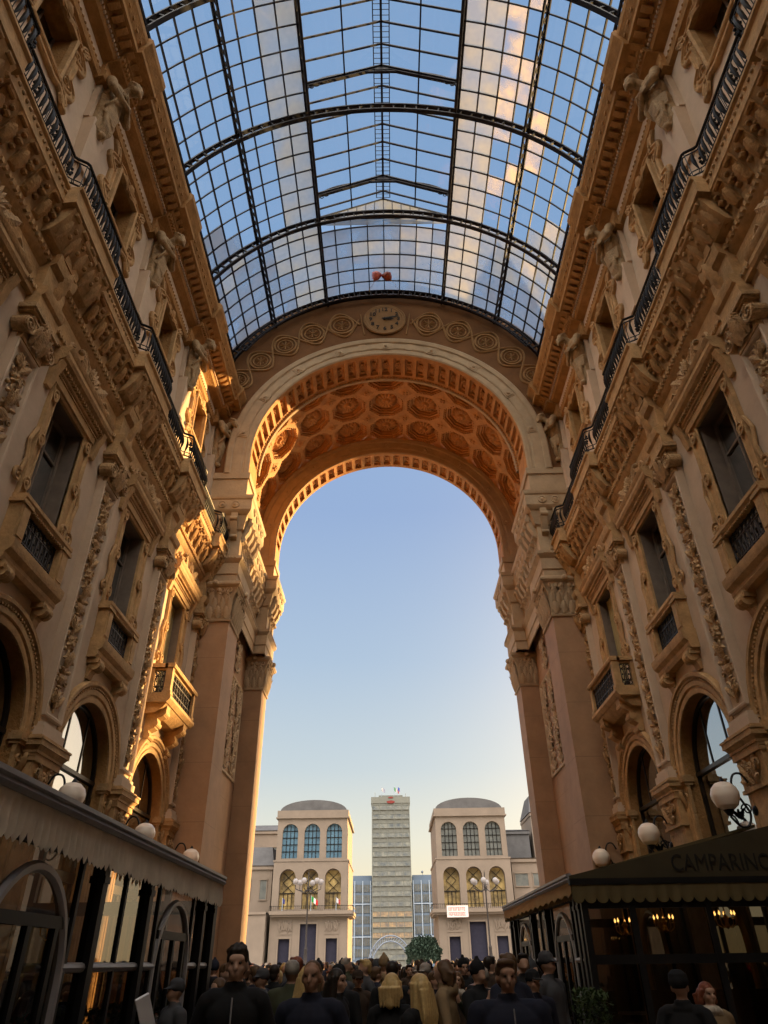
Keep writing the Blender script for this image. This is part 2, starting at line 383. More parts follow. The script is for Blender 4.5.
def build_proto(s):
    """one mesh object per kind of facade part, origin at the bay or pilaster centre"""
    P = {}; T = TO(s)
    # ---- archivolt with imposts and jambs
    m = MB(T)
    mould_arc(m, 0, 5.5, [(1.5, -.02), (1.5, .03), (1.56, .05), (1.60, .05), (1.62, .02), (1.66, .02), (1.68, .07), (1.78, .08), (1.80, .05), (1.86, .06), (1.90, .13), (1.97, .14), (2.0, .10), (2.0, 0)])
    for i in range(58):                       # bead course
        a = PI*(i+.5)/58; m.box(1.83*math.cos(a)-.022, 1.83*math.cos(a)+.022, 5.5+1.83*math.sin(a)-.022, 5.5+1.83*math.sin(a)+.022, .05, .1)
    P['archivolt'] = (m, 'ochre')
    m = MB(T)
    for sg in (-1, 1):
        a, b = sorted((sg*1.46, sg*1.96))
        m.box(a, b, 0, 5.30, -.02, .06); m.box(a+.1, b-.1, .6, 5.0, .05, .085)
        m.box(a-.02, b+.02, 5.26, 5.33, -.1, .1); m.box(a-.05, b+.03, 5.33, 5.45, -.14, .14); m.box(a-.03, b+.02, 5.45, 5.5, -.1, .12)
        if True:
            leaf(m, ((a+b)/2, 4.75, .06), ((a+b)/2, 5.2, .1), .3, .06); spiral(m, a+.14, 5.0, .07, .09, 1.2, 1); spiral(m, b-.14, 5.0, .07, .09, 1.2, -1)
    P['arch_impost'] = (m, 'ochre')
    # ---- arch glazing frame
    m = MB(T)
    for u in (-.5, .5): m.box(u-.022, u+.022, 5.55, 6.9, -.34, -.29)
    m.box(-1.5, 1.5, 5.44, 5.53, -.36, -.24); m.box(-1.5, -1.43, .1, 5.5, -.34, -.26); m.box(1.43, 1.5, .1, 5.5, -.34, -.26)
    mould_arc(m, 0, 5.5, [(1.5, -.26), (1.43, -.26), (1.43, -.34)], n=24)
    m.box(-1.5, 1.5, 3.3, 3.5, -.36, -.24); m.box(-.05, .05, .1, 3.3, -.34, -.28)
    P['glazing_frame'] = (m, 'dark_metal')
    # ---- pilaster shaft, its relief
    m = MB(T)
    m.box(-.42, .42, 5.5, 12.0, -.02, .12)
    fr = [(-.42, 5.95), (.42, 5.95), (.42, 11.75), (-.42, 11.75)]
    frame_sweep(m, fr, [(0, .12), (0, .21), (-.04, .22), (-.07, .2), (-.09, .16), (-.10, .12)])
    m.box(-.5, .5, 5.5, 5.7, 0, .3); m.box(-.46, .46, 5.7, 5.8, 0, .25)
    P['pilaster'] = (m, 'plaster')
    m = MB(T); arabesque(m, -.31, .31, 6.1, 11.65, .13); P['arabesque_relief'] = (m, 'relief')
    # ---- impost block with the carved console, pillar and plinth
    m = MB(T)
    m.box(-.52, .52, .55, 4.45, -.02, .22); m.box(-.58, .58, 0, .45, -.02, .34); m.box(-.56, .56, .45, .55, -.02, .28)
    m.box(-.55, .55, 4.45, 5.05, -.02, .26); m.box(-.58, .58, 4.40, 4.47, -.02, .3)
    m.box(-.58, .58, 5.02, 5.10, -.02, .32)
    m.box(-.59, .59, 5.1, 5.16, -.02, .31); m.box(-.61, .61, 5.16, 5.21, -.02, .34)
    m.loft([[(-.61, 5.21, -.02), (.61, 5.21, -.02), (.61, 5.21, .34), (-.61, 5.21, .34)], [(-.66, 5.29, -.02), (.66, 5.29, -.02), (.66, 5.29, .40), (-.66, 5.29, .40)]])
    m.box(-.68, .68, 5.29, 5.40, -.02, .42); m.box(-.70, .70, 5.40, 5.44, -.02, .44); m.box(-.62, .62, 5.44, 5.5, -.02, .36)
    for u in (-.4, .4): m.box(u-.02, u+.02, .7, 4.3, .2, .235)
    P['pillar'] = (m, 'ochre')
    m = MB(T)
    for sg in (-1, 1):
        spiral(m, sg*.28, 4.86, .28, .15, 1.5, sg, PI/2, .035); leaf(m, (sg*.08, 4.55, .27), (sg*.42, 4.62, .3), .18, .05)
        leaf(m, (sg*.05, 4.5, .27), (sg*.36, 4.98, .3), .2, .05)
    rosette(m, 0, 4.78, .27, .15, 8, .08)
    P['impost_relief'] = (m, 'relief')
    # ---- scroll capital
    m = MB(T)
    m.box(-.40, .40, 11.75, 12.6, 0, .24)
    for i in range(7): m.box(-.36+i*.108, -.30+i*.108, 11.95, 12.45, .22, .27)
    for sg in (-1, 1):
        spiral(m, sg*.44, 12.06, .335, .20, 2.1, sg, PI/2, .034, 30); m.lathe([(.02, .0), (.17, .0), (.17, .28), (.02, .28)], (sg*.44, 12.06, .04), 14, ax='z')
        m.tube(smooth_pts([(sg*.44, 12.26, .33), (sg*.2, 12.2, .35), (0, 12.12, .36)]), .035, 6)
    leaf(m, (0, 11.8, .28), (0, 12.4, .36), .36, .12); rosette(m, 0, 12.42, .3, .13, 6, .1)
    for sg in (-1, 1): leaf(m, (sg*.16, 11.8, .25), (sg*.22, 12.28, .34), .22, .1)
    m.box(-.52, .52, 12.5, 12.62, 0, .36); m.box(-.47, .47, 12.44, 12.5, 0, .31)
    P['scroll_capital'] = (m, 'relief')
    # ---- break in the entablature over the pilaster and the console under the balcony
    m = MB(T)
    low = [(w_, v) for w_, v in ENT if v <= 14.0]
    m.extrude([(0, 12.62), (.30, 12.62), (.30, 12.95), (.36, 13.0), (.40, 13.12), (.40, 13.2), (.24, 13.26), (.24, 13.86), (.36, 13.95), (.40, 14.1), (.40, 14.25), (0, 14.25)], -.42, .42)
    m.extrude([(0, 14.2), (.42, 14.2), (.48, 14.6), (.62, 14.9), (.74, 15.02), (0, 15.02)], -.30, .30)
    for sg in (-1, 1): spiral(m, 0, 0, 0, .01, .1)
    leaf(m, (0, 13.3, .25), (0, 14.15, .46), .34, .08)
    m.lathe([(.02, -.3), (.12, -.3), (.12, .3), (.02, .3)], (0, 14.86, .62), 12, ax='x')
    P['balcony_bracket'] = (m, 'ochre')
    # ---- first floor window frame with cornice
    m = MB(T)
    path = [(-.74, 9.3), (-.74, 12.15), (.74, 12.15), (.74, 9.3)]
    frame_sweep(m, path, [(-.02, -.04), (-.02, .03), (.03, .05), (.05, .05), (.07, .02), (.24, .03), (.26, .08), (.30, .09), (.32, 0)], closed=False, out=-1)
    m.box(-1.06, 1.06, 12.46, 12.52, 0, .16); m.box(-1.10, 1.10, 12.2, 12.46, 0, .1)
    m.extrude([(0, 12.45), (.14, 12.45), (.16, 12.52), (.17, 12.6), (.30, 12.66), (.34, 12.74), (.34, 12.84), (.37, 12.88), (.39, 12.96), (0, 13.0)], -1.36, 1.36)
    for i in range(24): u = -1.22 + i*.106; m.box(u, u+.06, 12.53, 12.61, .15, .23)
    for i in range(40): u = -1.26 + i*.0645; m.box(u, u+.04, 12.38, 12.43, .09, .13)
    for sg in (-1, 1):                         # side brackets, ears and medallions
        m.extrude([(0, 11.9), (.08, 11.9), (.13, 12.1), (.15, 12.3), (.22, 12.45), (.26, 12.62), (0, 12.62)], sg*1.24-.09, sg*1.24+.09)
        m.box(sg*.88-.13, sg*.88+.13, 9.35, 12.2, -.02, .03)
        for v in (9.65, 10.75, 11.95):
            m.lathe([(.02, .0), (.125, .0), (.125, .07), (.09, .075), (.08, .04), (.05, .045), (.04, .08), (.01, .085)], (sg*.90, v, .03), 16, ax='z', sq=(1, 1.25))
        spiral(m, sg*1.22, 9.62, .05, .15, 1.4, -sg, PI/2, .04); m.tube([(sg*1.18, 9.75, .05), (sg*1.12, 10.1, .06), (sg*1.22, 10.5, .05), (sg*1.08, 10.9, .05)], .045, 6)
    P['window_frame'] = (m, 'ochre')
    # crest above: scrolls and shell
    m = MB(T)
    for sg in (-1, 1):
        spiral(m, sg*.42, 13.3, .18, .26, 1.6, sg, PI*.5, .055, 24); spiral(m, sg*.95, 13.2, .16, .2, 1.5, -sg, PI*.5, .05, 20)
        leaf(m, (sg*.2, 13.02, .15), (sg*.75, 13.55, .2), .3, .1); leaf(m, (sg*.6, 13.02, .15), (sg*1.22, 13.2, .18), .24, .06)
        m.sphere((sg*.68, 13.5, .2), .08, 8, 6)
    for i in range(7):
        a = PI*(i+.5)/7; leaf(m, (.05*math.cos(a), 13.08, .15), (.30*math.cos(a), 13.2+.42*math.sin(a), .22), .14, .05)
    rosette(m, 0, 13.2, .2, .14, 8, .1); m.box(-1.1, 1.1, 12.98, 13.06, 0, .2)
    P['crest'] = (m, 'relief')
    # casement behind the frame
    m = MB(T)
    m.box(-.72, -.62, 9.2, 12.15, -.46, -.38); m.box(.62, .72, 9.2, 12.15, -.46, -.38); m.box(-.03, .03, 9.2, 12.15, -.47, -.38)
    m.box(-.72, .72, 12.05, 12.15, -.46, -.38); m.box(-.72, .72, 9.2, 9.32, -.46, -.38); m.box(-.72, .72, 11.2, 11.26, -.46, -.39)
    P['casement'] = (m, 'shutter')
    m = MB(T); m.add([(-.72, 8.3, -.44), (.72, 8.3, -.44), (.72, 12.15, -.44), (-.72, 12.15, -.44)], [(0, 1, 2, 3)]); P['pane'] = (m, 'window_glass')
    m = MB(T)
    m.poly(arch_opening(), z=lambda p: (p[0], p[1], -.31)); P['arch_pane'] = (m, 'window_glass')
    # ---- window balconette
    m = MB(T)
    m.extrude([(0, 7.82), (.20, 7.82), (.24, 7.9), (.24, 7.98), (.33, 8.06), (.36, 8.16), (.36, 8.26), (.30, 8.3), (0, 8.3)], -1.12, 1.12)
    for sg in (-1, 1):
        m.box(sg*.90-.17, sg*.90+.17, 8.28, 9.12, 0, .26); m.box(sg*.90-.11, sg*.90+.11, 8.4, 9.0, .25, .285)
        m.box(sg*.92-.21, sg*.92+.21, 9.08, 9.16, 0, .3)
    P['balconette_base'] = (m, 'ochre')
    m = MB(T); m.extrude([(0, 9.12), (.25, 9.12), (.28, 9.17), (.31, 9.2), (.31, 9.28), (0, 9.3)], -1.08, 1.08); P['balconette_rail'] = (m, 'ochre')
    for i in range(22): m.box(-1.0+i*.091, -.95+i*.091, 9.09, 9.13, .22, .27)
    for sg in (-1, 1):
        m = MB(T)
        m.box(sg*.84-.2, sg*.84+.2, 7.7, 7.84, 0, .26)
        m.lathe([(.02, -.15), (.14, -.15), (.15, -.05), (.13, 0), (.15, .05), (.14, .15), (.02, .15)], (sg*.84, 7.68, .18), 14, ax='x')
        m.extrude([(0, 7.35), (.06, 7.35), (.10, 7.5), (.2, 7.6), (.26, 7.74), (0, 7.8)], sg*.84-.12, sg*.84+.12)
        P['console' if sg < 0 else 'console_'] = (m, 'ochre')
    m = MB(T)
    grille(m, -.73, .73, 8.32, 9.1, .12)
    P['iron_grille'] = (m, 'grille')
    # ---- upper window
    m = MB(T)
    q = [(0, 1.22), (.42, 1.22), (.60, 1.12), (.74, 1.18), (.86, 1.38), (1.0, 1.40)]
    r_ = [(1.02, 1.36), (.88, 1.12), (.86, .98)] + [(.92 + .16*math.cos(a), .62 + .26*math.sin(a)) for a in (1.2, .6, 0, -.6, -1.2)] + [(.84, .30), (.84, 0)]
    quad = q + r_
    loop = quad + [(x, -y) for x, y in quad[-2::-1]] + [(-x, -y) for x, y in quad[1:]] + [(-x, y) for x, y in quad[-2:0:-1]]
    loop = [(x*1.30, y*1.01 + 20.13) for x, y in loop]
    frame_sweep(m, loop, [(0, -.5), (0, -.42), (-.03, -.38), (-.08, -.37), (-.10, -.42), (-.17, -.43), (-.19, -.38), (-.23, -.37), (-.25, -.44)], out=-1)
    inner = [(-.66, 19.2), (.66, 19.2), (.66, 21.02), (-.66, 21.02)]
    m.poly([(x*.93, (y-20.14)*.93+20.14) for x, y in loop], [inner], z=lambda p: (p[0], p[1], -.45))
    frame_sweep(m, inner, [(-.02, -.5), (-.02, -.36), (.04, -.34), (.09, -.36), (.11, -.44)], out=1)
    for sg in (-1, 1):
        for vv in (19.5, 20.75): spiral(m, sg*.92, vv, -.42, .14, 1.3, sg, 0, .03)
    leaf(m, (0, 20.98, -.42), (0, 21.25, -.35), .4, .05); leaf(m, (-.1, 21.0, -.42), (-.5, 21.16, -.4), .2, .03); leaf(m, (.1, 21.0, -.42), (.5, 21.16, -.4), .2, .03)
    P['cartouche_frame'] = (m, 'ochre')
    m = MB(T)
    m.box(-.66, -.58, 19.2, 21.02, -1.0, -.94); m.box(.58, .66, 19.2, 21.02, -1.0, -.94); m.box(-.03, .03, 19.2, 21.02, -1.0, -.94); m.box(-.66, .66, 20.3, 20.35, -1.0, -.94)
    P['upper_casement'] = (m, 'shutter')
    m = MB(T); m.add([(-.66, 19.2, -.98), (.66, 19.2, -.98), (.66, 21.02, -.98), (-.66, 21.02, -.98)], [(0, 1, 2, 3)]); P['upper_pane'] = (m, 'dark_pane')
    # ---- cornice break above the herm and its pedestal
    m = MB(T)
    m.extrude([(w_+.14 if w_ > -.5 else w_, v) for w_, v in UPC], -.62, .62)
    for i in range(10): m.box(-.58+i*.12, -.52+i*.12, 22.5, 22.66, 0, .13)
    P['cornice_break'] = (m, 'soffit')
    m = MB(T)
    m.loft([[(-.24, 15.5, -.5), (.24, 15.5, -.5), (.24, 15.5, -.30), (-.24, 15.5, -.30)], [(-.27, 18.0, -.5), (.27, 18.0, -.5), (.27, 18.0, -.24), (-.27, 18.0, -.24)]])
    m.box(-.34, .34, 15.5, 16.1, -.52, -.2); m.box(-.33, .33, 18.0, 18.12, -.52, -.16)
    m.loft([[(-.20, 18.1, -.5), (.20, 18.1, -.5), (.20, 18.1, -.26), (-.20, 18.1, -.26)], [(-.36, 20.0, -.5), (.36, 20.0, -.5), (.36, 20.0, -.18), (-.36, 20.0, -.18)]])
    m.box(-.4, .4, 20.0, 21.6, -.52, -.34)
    P['herm_pedestal'] = (m, 'plaster')
    # ---- ornament band per bay: modillions and dentils of the big cove
    return {k: mb.build(k.rstrip('_'), M[mt]) for k, (mb, mt) in P.items()}

def grille(m, u0, u1, v0, v1, w0, nx=None):
    nx = nx or max(2, int((u1-u0)/.17)); du = (u1-u0)/nx
    for v in (v0+.03, v1-.03, v0+.2, v1-.2): m.box(u0, u1, v-.012, v+.012, w0-.012, w0+.012)
    for i in range(nx+1): m.box(u0+i*du-.012, u0+i*du+.012, v0, v1, w0-.014, w0+.014)
    for i in range(nx):
        c = u0 + (i+.5)*du
        m.tube([(c + .055*math.cos(a), (v0+v1)/2 + .17*math.sin(a), w0) for a in [2*PI*k/10 for k in range(11)]], .014, 4, caps=False)
        for v in (v0+.115, v1-.115): m.tube([(c + .06*math.cos(a), v + .06*math.sin(a), w0) for a in [2*PI*k/8 for k in range(9)]], .013, 4, caps=False)
        m.sphere((c, (v0+v1)/2, w0), .03, 6, 4)
M['grille'] = mat('wrought_iron', (0.05, 0.045, 0.045), 0.5, 0.4, var=0.3, scale=9)
M['dark_pane'] = mat('dim_window_pane', (0.04, 0.034, 0.028), 0.15, 0.0, spec=0.6)

# ---- the herms: draped half figures, arms crossed, carrying the cornice on head and shoulders
def remeshed(name, mb, voxel, mats, smooth_it=2, colf=None, parent=None):
    """union of overlapping forms into one continuous surface"""
    o = mb.build(name + '_raw', mats, smooth=0)
    md = o.modifiers.new('r', 'REMESH'); md.mode = 'VOXEL'; md.voxel_size = voxel
    if smooth_it: s2 = o.modifiers.new('s', 'SMOOTH'); s2.iterations = smooth_it; s2.factor = 0.5
    dg = bpy.context.evaluated_depsgraph_get(); me = bpy.data.meshes.new_from_object(o.evaluated_get(dg))
    bpy.data.objects.remove(o); me.name = name
    me.materials.clear()
    for m_ in (mats if isinstance(mats, (list, tuple)) else [mats]): me.materials.append(m_)
    for p in me.polygons:
        p.use_smooth = True
        if colf: p.material_index = colf(p.center)
    r = bpy.data.objects.new(name, me); COL.objects.link(r)
    if parent: r.parent = parent
    return r
def caps(m, a, b, ra, rb, n=12, k=7):
    """tapered limb with round ends"""
    a = Vector(a); b = Vector(b); m.sphere(a, ra, n, 8); m.sphere(b, rb, n, 8); m.tube([a, (a+b)/2, b], ra, n, taper=[ra, (ra+rb)/2, rb])
def ell(m, c, r3, n=14): m.sphere(c, 1.0, n, 10, sc3=r3)

def herm_mesh(s, seed):
    """local x across, y out of the wall (negative is towards the street), z up; base at 0, head top 2.9"""
    rd = random.Random(seed); m = MB()
    tw = rd.uniform(-.12, .12)
    ell(m, (0, -.20, 1.75), (.42, .27, .55)); ell(m, (0, -.32, 2.2), (.50, .26, .30)); ell(m, (0, -.12, 1.15), (.35, .25, .55))
    caps(m, (0, -.38, 2.35), (tw*.5, -.62, 2.55), .15, .14); ell(m, (tw, -.78, 2.62), (.17, .21, .23)); ell(m, (tw, -.90, 2.50), (.12, .13, .15))
    ell(m, (tw, -.72, 2.72), (.20, .22, .18)); ell(m, (tw, -.98, 2.58), (.03, .05, .05))
    for i in range(12):
        a = i*PI*2/12; m.sphere((tw+.18*math.cos(a), -.74+.16*math.sin(a), 2.74+.04*math.sin(3*a)), .065, 6, 5)
    for i in range(6): m.sphere((tw-.08+.032*i, -.94, 2.40-.03*(i % 2)), .06, 6, 5)
    for sg in (-1, 1):
        caps(m, (sg*.46, -.30, 2.25), (sg*.56, -.48, 1.72), .165, .125); caps(m, (sg*.56, -.48, 1.72), (-sg*.05, -.66, 1.86+sg*.09), .12, .075)
        ell(m, (-sg*.14, -.68, 1.88+sg*.09), (.10, .07, .07))
        for k in range(4): caps(m, (-sg*.16, -.70, 1.93+sg*.09-.045*k), (-sg*.30, -.64, 1.90+sg*.09-.045*k), .026, .02)
        caps(m, (-sg*.12, -.70, 1.95+sg*.09), (-sg*.18, -.70, 2.04+sg*.09), .026, .022)
    for i in range(8):                       # a mantle falling from one shoulder
        m.tube([(.34-.07*i, -.30-.02*i, 2.36-.02*i), (.22-.07*i, -.50, 2.05-.04*i), (.0-.05*i, -.50, 1.75-.05*i), (-.30-.01*i, -.30, 1.45-.05*i)], .03, 6, taper=[.03, .036, .036, .03])
    for i in range(8):                       # drapery folds sweeping across the hips
        t = i/7; pts = [(-.44+.1*t, -.12, 1.62-.5*t), (-.2, -.42+.05*t, 1.38-.5*t), (.12, -.46+.06*t, 1.22-.48*t), (.42-.08*t, -.18, 1.25-.42*t)]
        m.tube(pts, .06, 7, taper=[.04, .06, .062, .04])
    for i in range(6):                       # hanging tail of cloth
        x = -.22+.09*i; m.tube([(x, -.34, .95), (x*.8+.02, -.34, .5), (x*.6, -.22, .12+.05*(i % 2))], .06, 7, taper=[.075, .06, .035])
    ell(m, (0, -.12, .55), (.26, .20, .6)); m.sphere((.0, -.3, .1), .12, 8, 6); m.box(-.3, .3, -.2, .15, .2, 2.6)
    return remeshed('figure', m, .024, [M['herm']], 1)
# ------------------------------------------------------------------ setting: floor, walls
m = MB(); m.box(-13, 13, -16, 34, -.3, 0); floor = m.build('floor', M['floor'], smooth=0); tag(floor, kind='structure', label='stone paving of the arcade under the crowd')
m = MB(); m.box(-420, 420, 34, 520, -.3, -.01); pz = m.build('ground', M['piazza'], smooth=0); tag(pz, kind='structure', label='open paved square beyond the great arch')

def build_wall(s, side):
    root_m = MB(TW(s))
    U0 = -16.0
    outer = [(U0, 0), (Y_END, 0), (Y_END, 15.55), (U0, 15.55)]
    holes = []
    for c in CEN:
        holes.append([(u+c, v) for u, v in arch_opening()])
        v0 = 8.3 if c < 20 else 8.3
        holes.append([(c-.72, v0), (c+.72, v0), (c+.72, 12.15), (c-.72, 12.15)])
    root_m.poly(outer, holes, z=lambda p: (p[0], p[1], 0))
    uh = []
    for c in CEN: uh.append([(c-.66, 19.2), (c+.66, 19.2), (c+.66, 21.02), (c-.66, 21.02)])
    root_m.poly([(U0, 15.5), (Y_END, 15.5), (Y_END, 23.6), (U0, 23.6)], uh, z=lambda p: (p[0], p[1], -.5))
    for h in holes + uh:                                 # reveals
        up = h in uh; w1 = -.5 if up else 0; w2 = -1.1 if up else -.75
        h2 = h + [h[0]]
        root_m.loft([[(u, v, w1) for u, v in h2], [(u, v, w2) for u, v in h2]], closed=False, mi=2 if up else (1 if h[2][1] > 8 and len(h) < 6 else 2))
    # back of the wall, outer face and attic that carries the glass roof
    root_m.add([(U0, 0, -1.15), (Y_END, 0, -1.15), (Y_END, 23.6, -1.15), (U0, 23.6, -1.15)], [(0, 1, 2, 3)])
    root_m.box(U0, Y_END, 23.6, 26.6, -1.2, -.62)
    root_m.box(U0, 33, 0, 25.6, -6.0, -5.4)
    root_m.box(U0, 33, 25.4, 25.7, -6.0, -.7)
    wl = root_m.build('wall_'+side, [M['plaster'], M['shutter'], M['soffit']], smooth=0.5); tag(wl, kind='structure', label=side+' facade of the arcade')
    P = build_proto(s)
    def use(k, c, parent=None, name=None):
        o = P[k]
        if not o.get('_used'):
            o['_used'] = 1; o.parent = parent or wl; o.location = (s*7.25, c, 0); used.append(o); return o
        return put(o, parent or wl, (s*7.25, c, 0))
    used = []
    # string entablature, cove and balcony floor
    m = MB(TW(s)); m.extrude(ENT, U0, Y_END)
    u = U0 + .1
    while u < Y_END - .15:
        m.box(u, u+.07, 14.0, 14.12, .14, .235); u += .14
    o = m.build('balcony_cornice', M['ochre'], wl)
    m = MB(TW(s)); n = 0
    for k, b in enumerate([-4.67] + BND):                      # acanthus modillions in the cove
        for j in range(9):
            uu = b + .32 + j*.505
            if uu > Y_END-.3: continue
            wo = .0
            m.extrude([(.18, 14.2), (.25, 14.22), (.34, 14.5), (.45, 14.78), (.52, 14.97), (.3, 14.97)], uu-.11, uu+.11)
            leaf(m, (uu, 14.22, .27), (uu, 14.75, .47), .26, -.03, .03, mid=(0, -.35, .9))
            m.lathe([(.01, -.12), (.055, -.12), (.055, .12), (.01, .12)], (uu, 14.86, .50), 9, ax='x')
            m.sphere((uu+.25, 14.45, .28), .07, 7, 5); m.sphere((uu+.25, 14.62, .36), .085, 7, 5); m.sphere((uu+.25, 14.80, .43), .06, 7, 5)
            for q in (-1, 1): m.sphere((uu+.25+q*.07, 14.66, .37), .05, 6, 4)
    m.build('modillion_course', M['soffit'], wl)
    m = MB(TW(s))                                         # leaf course on the architrave
    u = U0 + .2
    while u < Y_END-.2:
        m.lathe([(.045, 0), (.045, .03), (.02, .05)], (u, 15.3, .50), 6, ax='z'); m.box(u+.05, u+.10, 13.07, 13.15, .13, .19); u += .15
    m.build('leaf_course', M['relief'], wl)
    # projecting balcony floors over the pilasters
    m = MB(TO(s)); m.extrude([(.35, 15.0), (.40, 14.96), (.79, 15.0), (.79, 15.13), (.76, 15.17), (.76, 15.42), (.82, 15.47), (.82, 15.54), (.35, 15.54)], -1.12, 1.12)
    m.extrude([(.2, 14.2), (.36, 14.26), (.60, 14.6), (.74, 14.96), (.2, 14.98)], -1.0, 1.0)
    for j in range(5):
        uu = -.8+.4*j; leaf(m, (uu, 14.28, .40), (uu, 14.85, .70), .22, -.02, .03, mid=(0, -.35, .9)); m.lathe([(.01, -.1), (.055, -.1), (.055, .1), (.01, .1)], (uu, 14.9, .73), 9, ax='x'); m.sphere((uu+.2, 14.55, .56), .06, 6, 4); m.sphere((uu+.2, 14.72, .64), .07, 6, 4)
    P['balcony_floor'] = m.build('balcony_floor', M['ochre'])
    # upper cornice
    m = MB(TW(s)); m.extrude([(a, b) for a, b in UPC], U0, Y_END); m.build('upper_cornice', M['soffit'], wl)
    m = MB(TW(s)); u = U0+.1
    while u < Y_END-.1:
        m.box(u, u+.055, 22.56, 22.66, -.08, -.005); u += .11
    m.build('dentil_course', M['plaster'], wl)
    m = MB(TW(s)); u = U0+.2
    while u < Y_END-.2:                                   # carved modillions under the corona and leaf course
        m.extrude([(.0, 22.74), (.06, 22.70), (.22, 22.76), (.34, 22.86), (.34, 22.9), (0, 22.9)], u-.08, u+.08)
        m.lathe([(.02, 0), (.06, 0), (.06, .03), (.02, .04)], (u+.15, 23.22, .48), 6, ax='z'); m.lathe([(.04, 0), (.04, .03), (.02, .05)], (u, 21.82, -.36), 6, ax='z')
        m.lathe([(.04, 0), (.04, .03), (.02, .05)], (u+.15, 21.82, -.36), 6, ax='z'); u += .30
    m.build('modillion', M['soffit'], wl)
    # frieze band behind: light plaster strip between the mouldings
    m = MB(TW(s)); m.box(U0, Y_END, 21.96, 22.30, -.45, -.40); m.build('frieze_band', M['plaster'], wl)
    # bays
    global WN
    for i, c in enumerate(CEN):
        rank = len(CEN)-1-i
        for k in ('archivolt', 'arch_impost', 'crest'): use(k, c)
        WN += 1
        wo = empty('window_%d' % WN, (s*7.25, c, 0), 'ground floor arched window, %s wall, %s' % (side, ORD[rank]), kind='structure')
        [setattr(use(k, c, wo), 'location', (0, 0, 0)) for k in ('glazing_frame', 'arch_pane')]
        WN += 1
        wo = empty('window_%d' % WN, (s*7.25, c, 0), 'tall first floor window, %s wall, %s' % (side, ORD[rank]), kind='structure')
        [setattr(use(k, c, wo), 'location', (0, 0, 0)) for k in ('window_frame', 'casement', 'pane')]
        WN += 1
        wo = empty('window_%d' % WN, (s*7.25, c, 0), 'upper window in scrolled frame, %s wall, %s' % (side, ORD[rank]), kind='structure')
        [setattr(use(k, c, wo), 'location', (0, 0, 0)) for k in ('cartouche_frame', 'upper_casement', 'upper_pane')]
        if i == len(CEN)-1:
            for (hw, v0, v1, wz, wn) in ((.69, 9.2, 12.1, -.30, -2), (.62, 19.3, 21.0, -.80, -1)):
                q = MB(TO(s)); q.loft([[(-hw+2*hw*j/24, v0 if z_ else v1, wz+.012*math.sin(j*1.7)) for j in range(25)] for z_ in (1, 0)], closed=False)
                q.build('roller_blind', M['drape'], [o for o in bpy.data.objects if o.name == 'window_%d' % (WN+wn+1)][0], smooth=0)
        if i < len(CEN)-1:                                 # balconette
            b = empty('balconette', (s*7.25, c, 8.3), 'stone balconette with iron grille on the %s wall, %s' % (side, ORD[rank-1]), 'balcony', 'balconettes below the first floor windows')
            for k in ('balconette_base', 'balconette_rail', 'console', 'console_', 'iron_grille'):
                o = use(k, c, b); o.location = (0, 0, -8.3)
    for i, b in enumerate(BND):
        for k in ('pilaster', 'pillar', 'scroll_capital', 'balcony_bracket', 'cornice_break', 'herm_pedestal', 'balcony_floor'):
            if i == len(BND)-1 and k in ('pilaster', 'pillar'): pass
            o = use(k, b)
            if k == 'pilaster':
                a = use('arabesque_relief', b, o); a.location = (0, 0, 0)
            if k == 'pillar':
                a = use('impost_relief', b, o); a.location = (0, 0, 0)
    # unused prototypes would float at the origin
    for k, o in P.items():
        if not o.get('_used'): bpy.data.objects.remove(o)
    # herms
    protos = [herm_mesh(s, 11+i) for i in range(2)]
    n = 0
    for i, b in enumerate(BND):
        rank = len(BND)-1-i
        lab = 'carved stone herm under the %s wall upper cornice, %s' % (side, ORD[rank])
        pr = protos[i % 2]
        o = pr if i < 2 else pr.copy()
        if i >= 2: COL.objects.link(o)
        o.name = 'herm_statue'
        o.location = (s*7.25 + s*.36, b, 19.62); o.rotation_euler = (0, 0, -s*PI/2); o.scale = (.92, .92, .92)
        tag(o, lab, 'statue', 'herms of the upper storey')
    # iron balustrade
    r = empty('iron_balustrade', (s*6.7, 9, 15.55), 'black wrought iron balustrade running along the upper balcony of the %s wall' % side, 'railing')
    X = lambda w_: s*(7.25-w_) - s*6.7
    def pw(u):                                             # plan line of the railing
        for b in BND:
            d = abs(u-b)
            if d < 1.05: return .70
            if d < 1.2: return .70 - (.26*(d-1.05)/.15)
        return .44
    us = []
    u = 2.0
    while u < Y_END-.15: us.append(u); u += .05
    rail = MB(); rail.tube([(X(pw(u)), u-9, .98) for u in us], .035, 6); rail.tube([(X(pw(u)), u-9, .86) for u in us], .018, 5); rail.build('hand_rail', M['iron'], r)
    rail = MB(); rail.tube([(X(pw(u)), u-9, .10) for u in us], .022, 5); rail.tube([(X(pw(u)), u-9, .24) for u in us], .015, 5); rail.build('bottom_rail', M['iron'], r)
    for k in range(len(BND)):
        lo = BND[k]-2.34; hi = BND[k]+2.34; pm = MB(); u = max(lo, 2.0)
        while u < min(hi, Y_END-.15):
            x = X(pw(u)); y = u-9
            pm.tube([(x, y, .0), (x, y, .9)], .013, 4)
            xx = X(pw(u+.08)); yy = u+.08-9
            pm.tube([(xx-s*.05*math.sin(PI*t/6), yy, .24+.62*t/6) for t in range(7)], .028, 5, taper=[.012, .03, .042, .045, .035, .025, .012])
            pm.tube([(xx, yy + .05*math.cos(a), .17+.05*math.sin(a)) for a in [2*PI*q/6 for q in range(7)]], .012, 4, caps=False)
            if (int(u/.16) % 5) == 0:
                for q in range(8):
                    a = 2*PI*q/8; pm.sphere((x, y+.09*math.cos(a), .52+.14*math.sin(a)), .04, 5, 4)
            u += .16
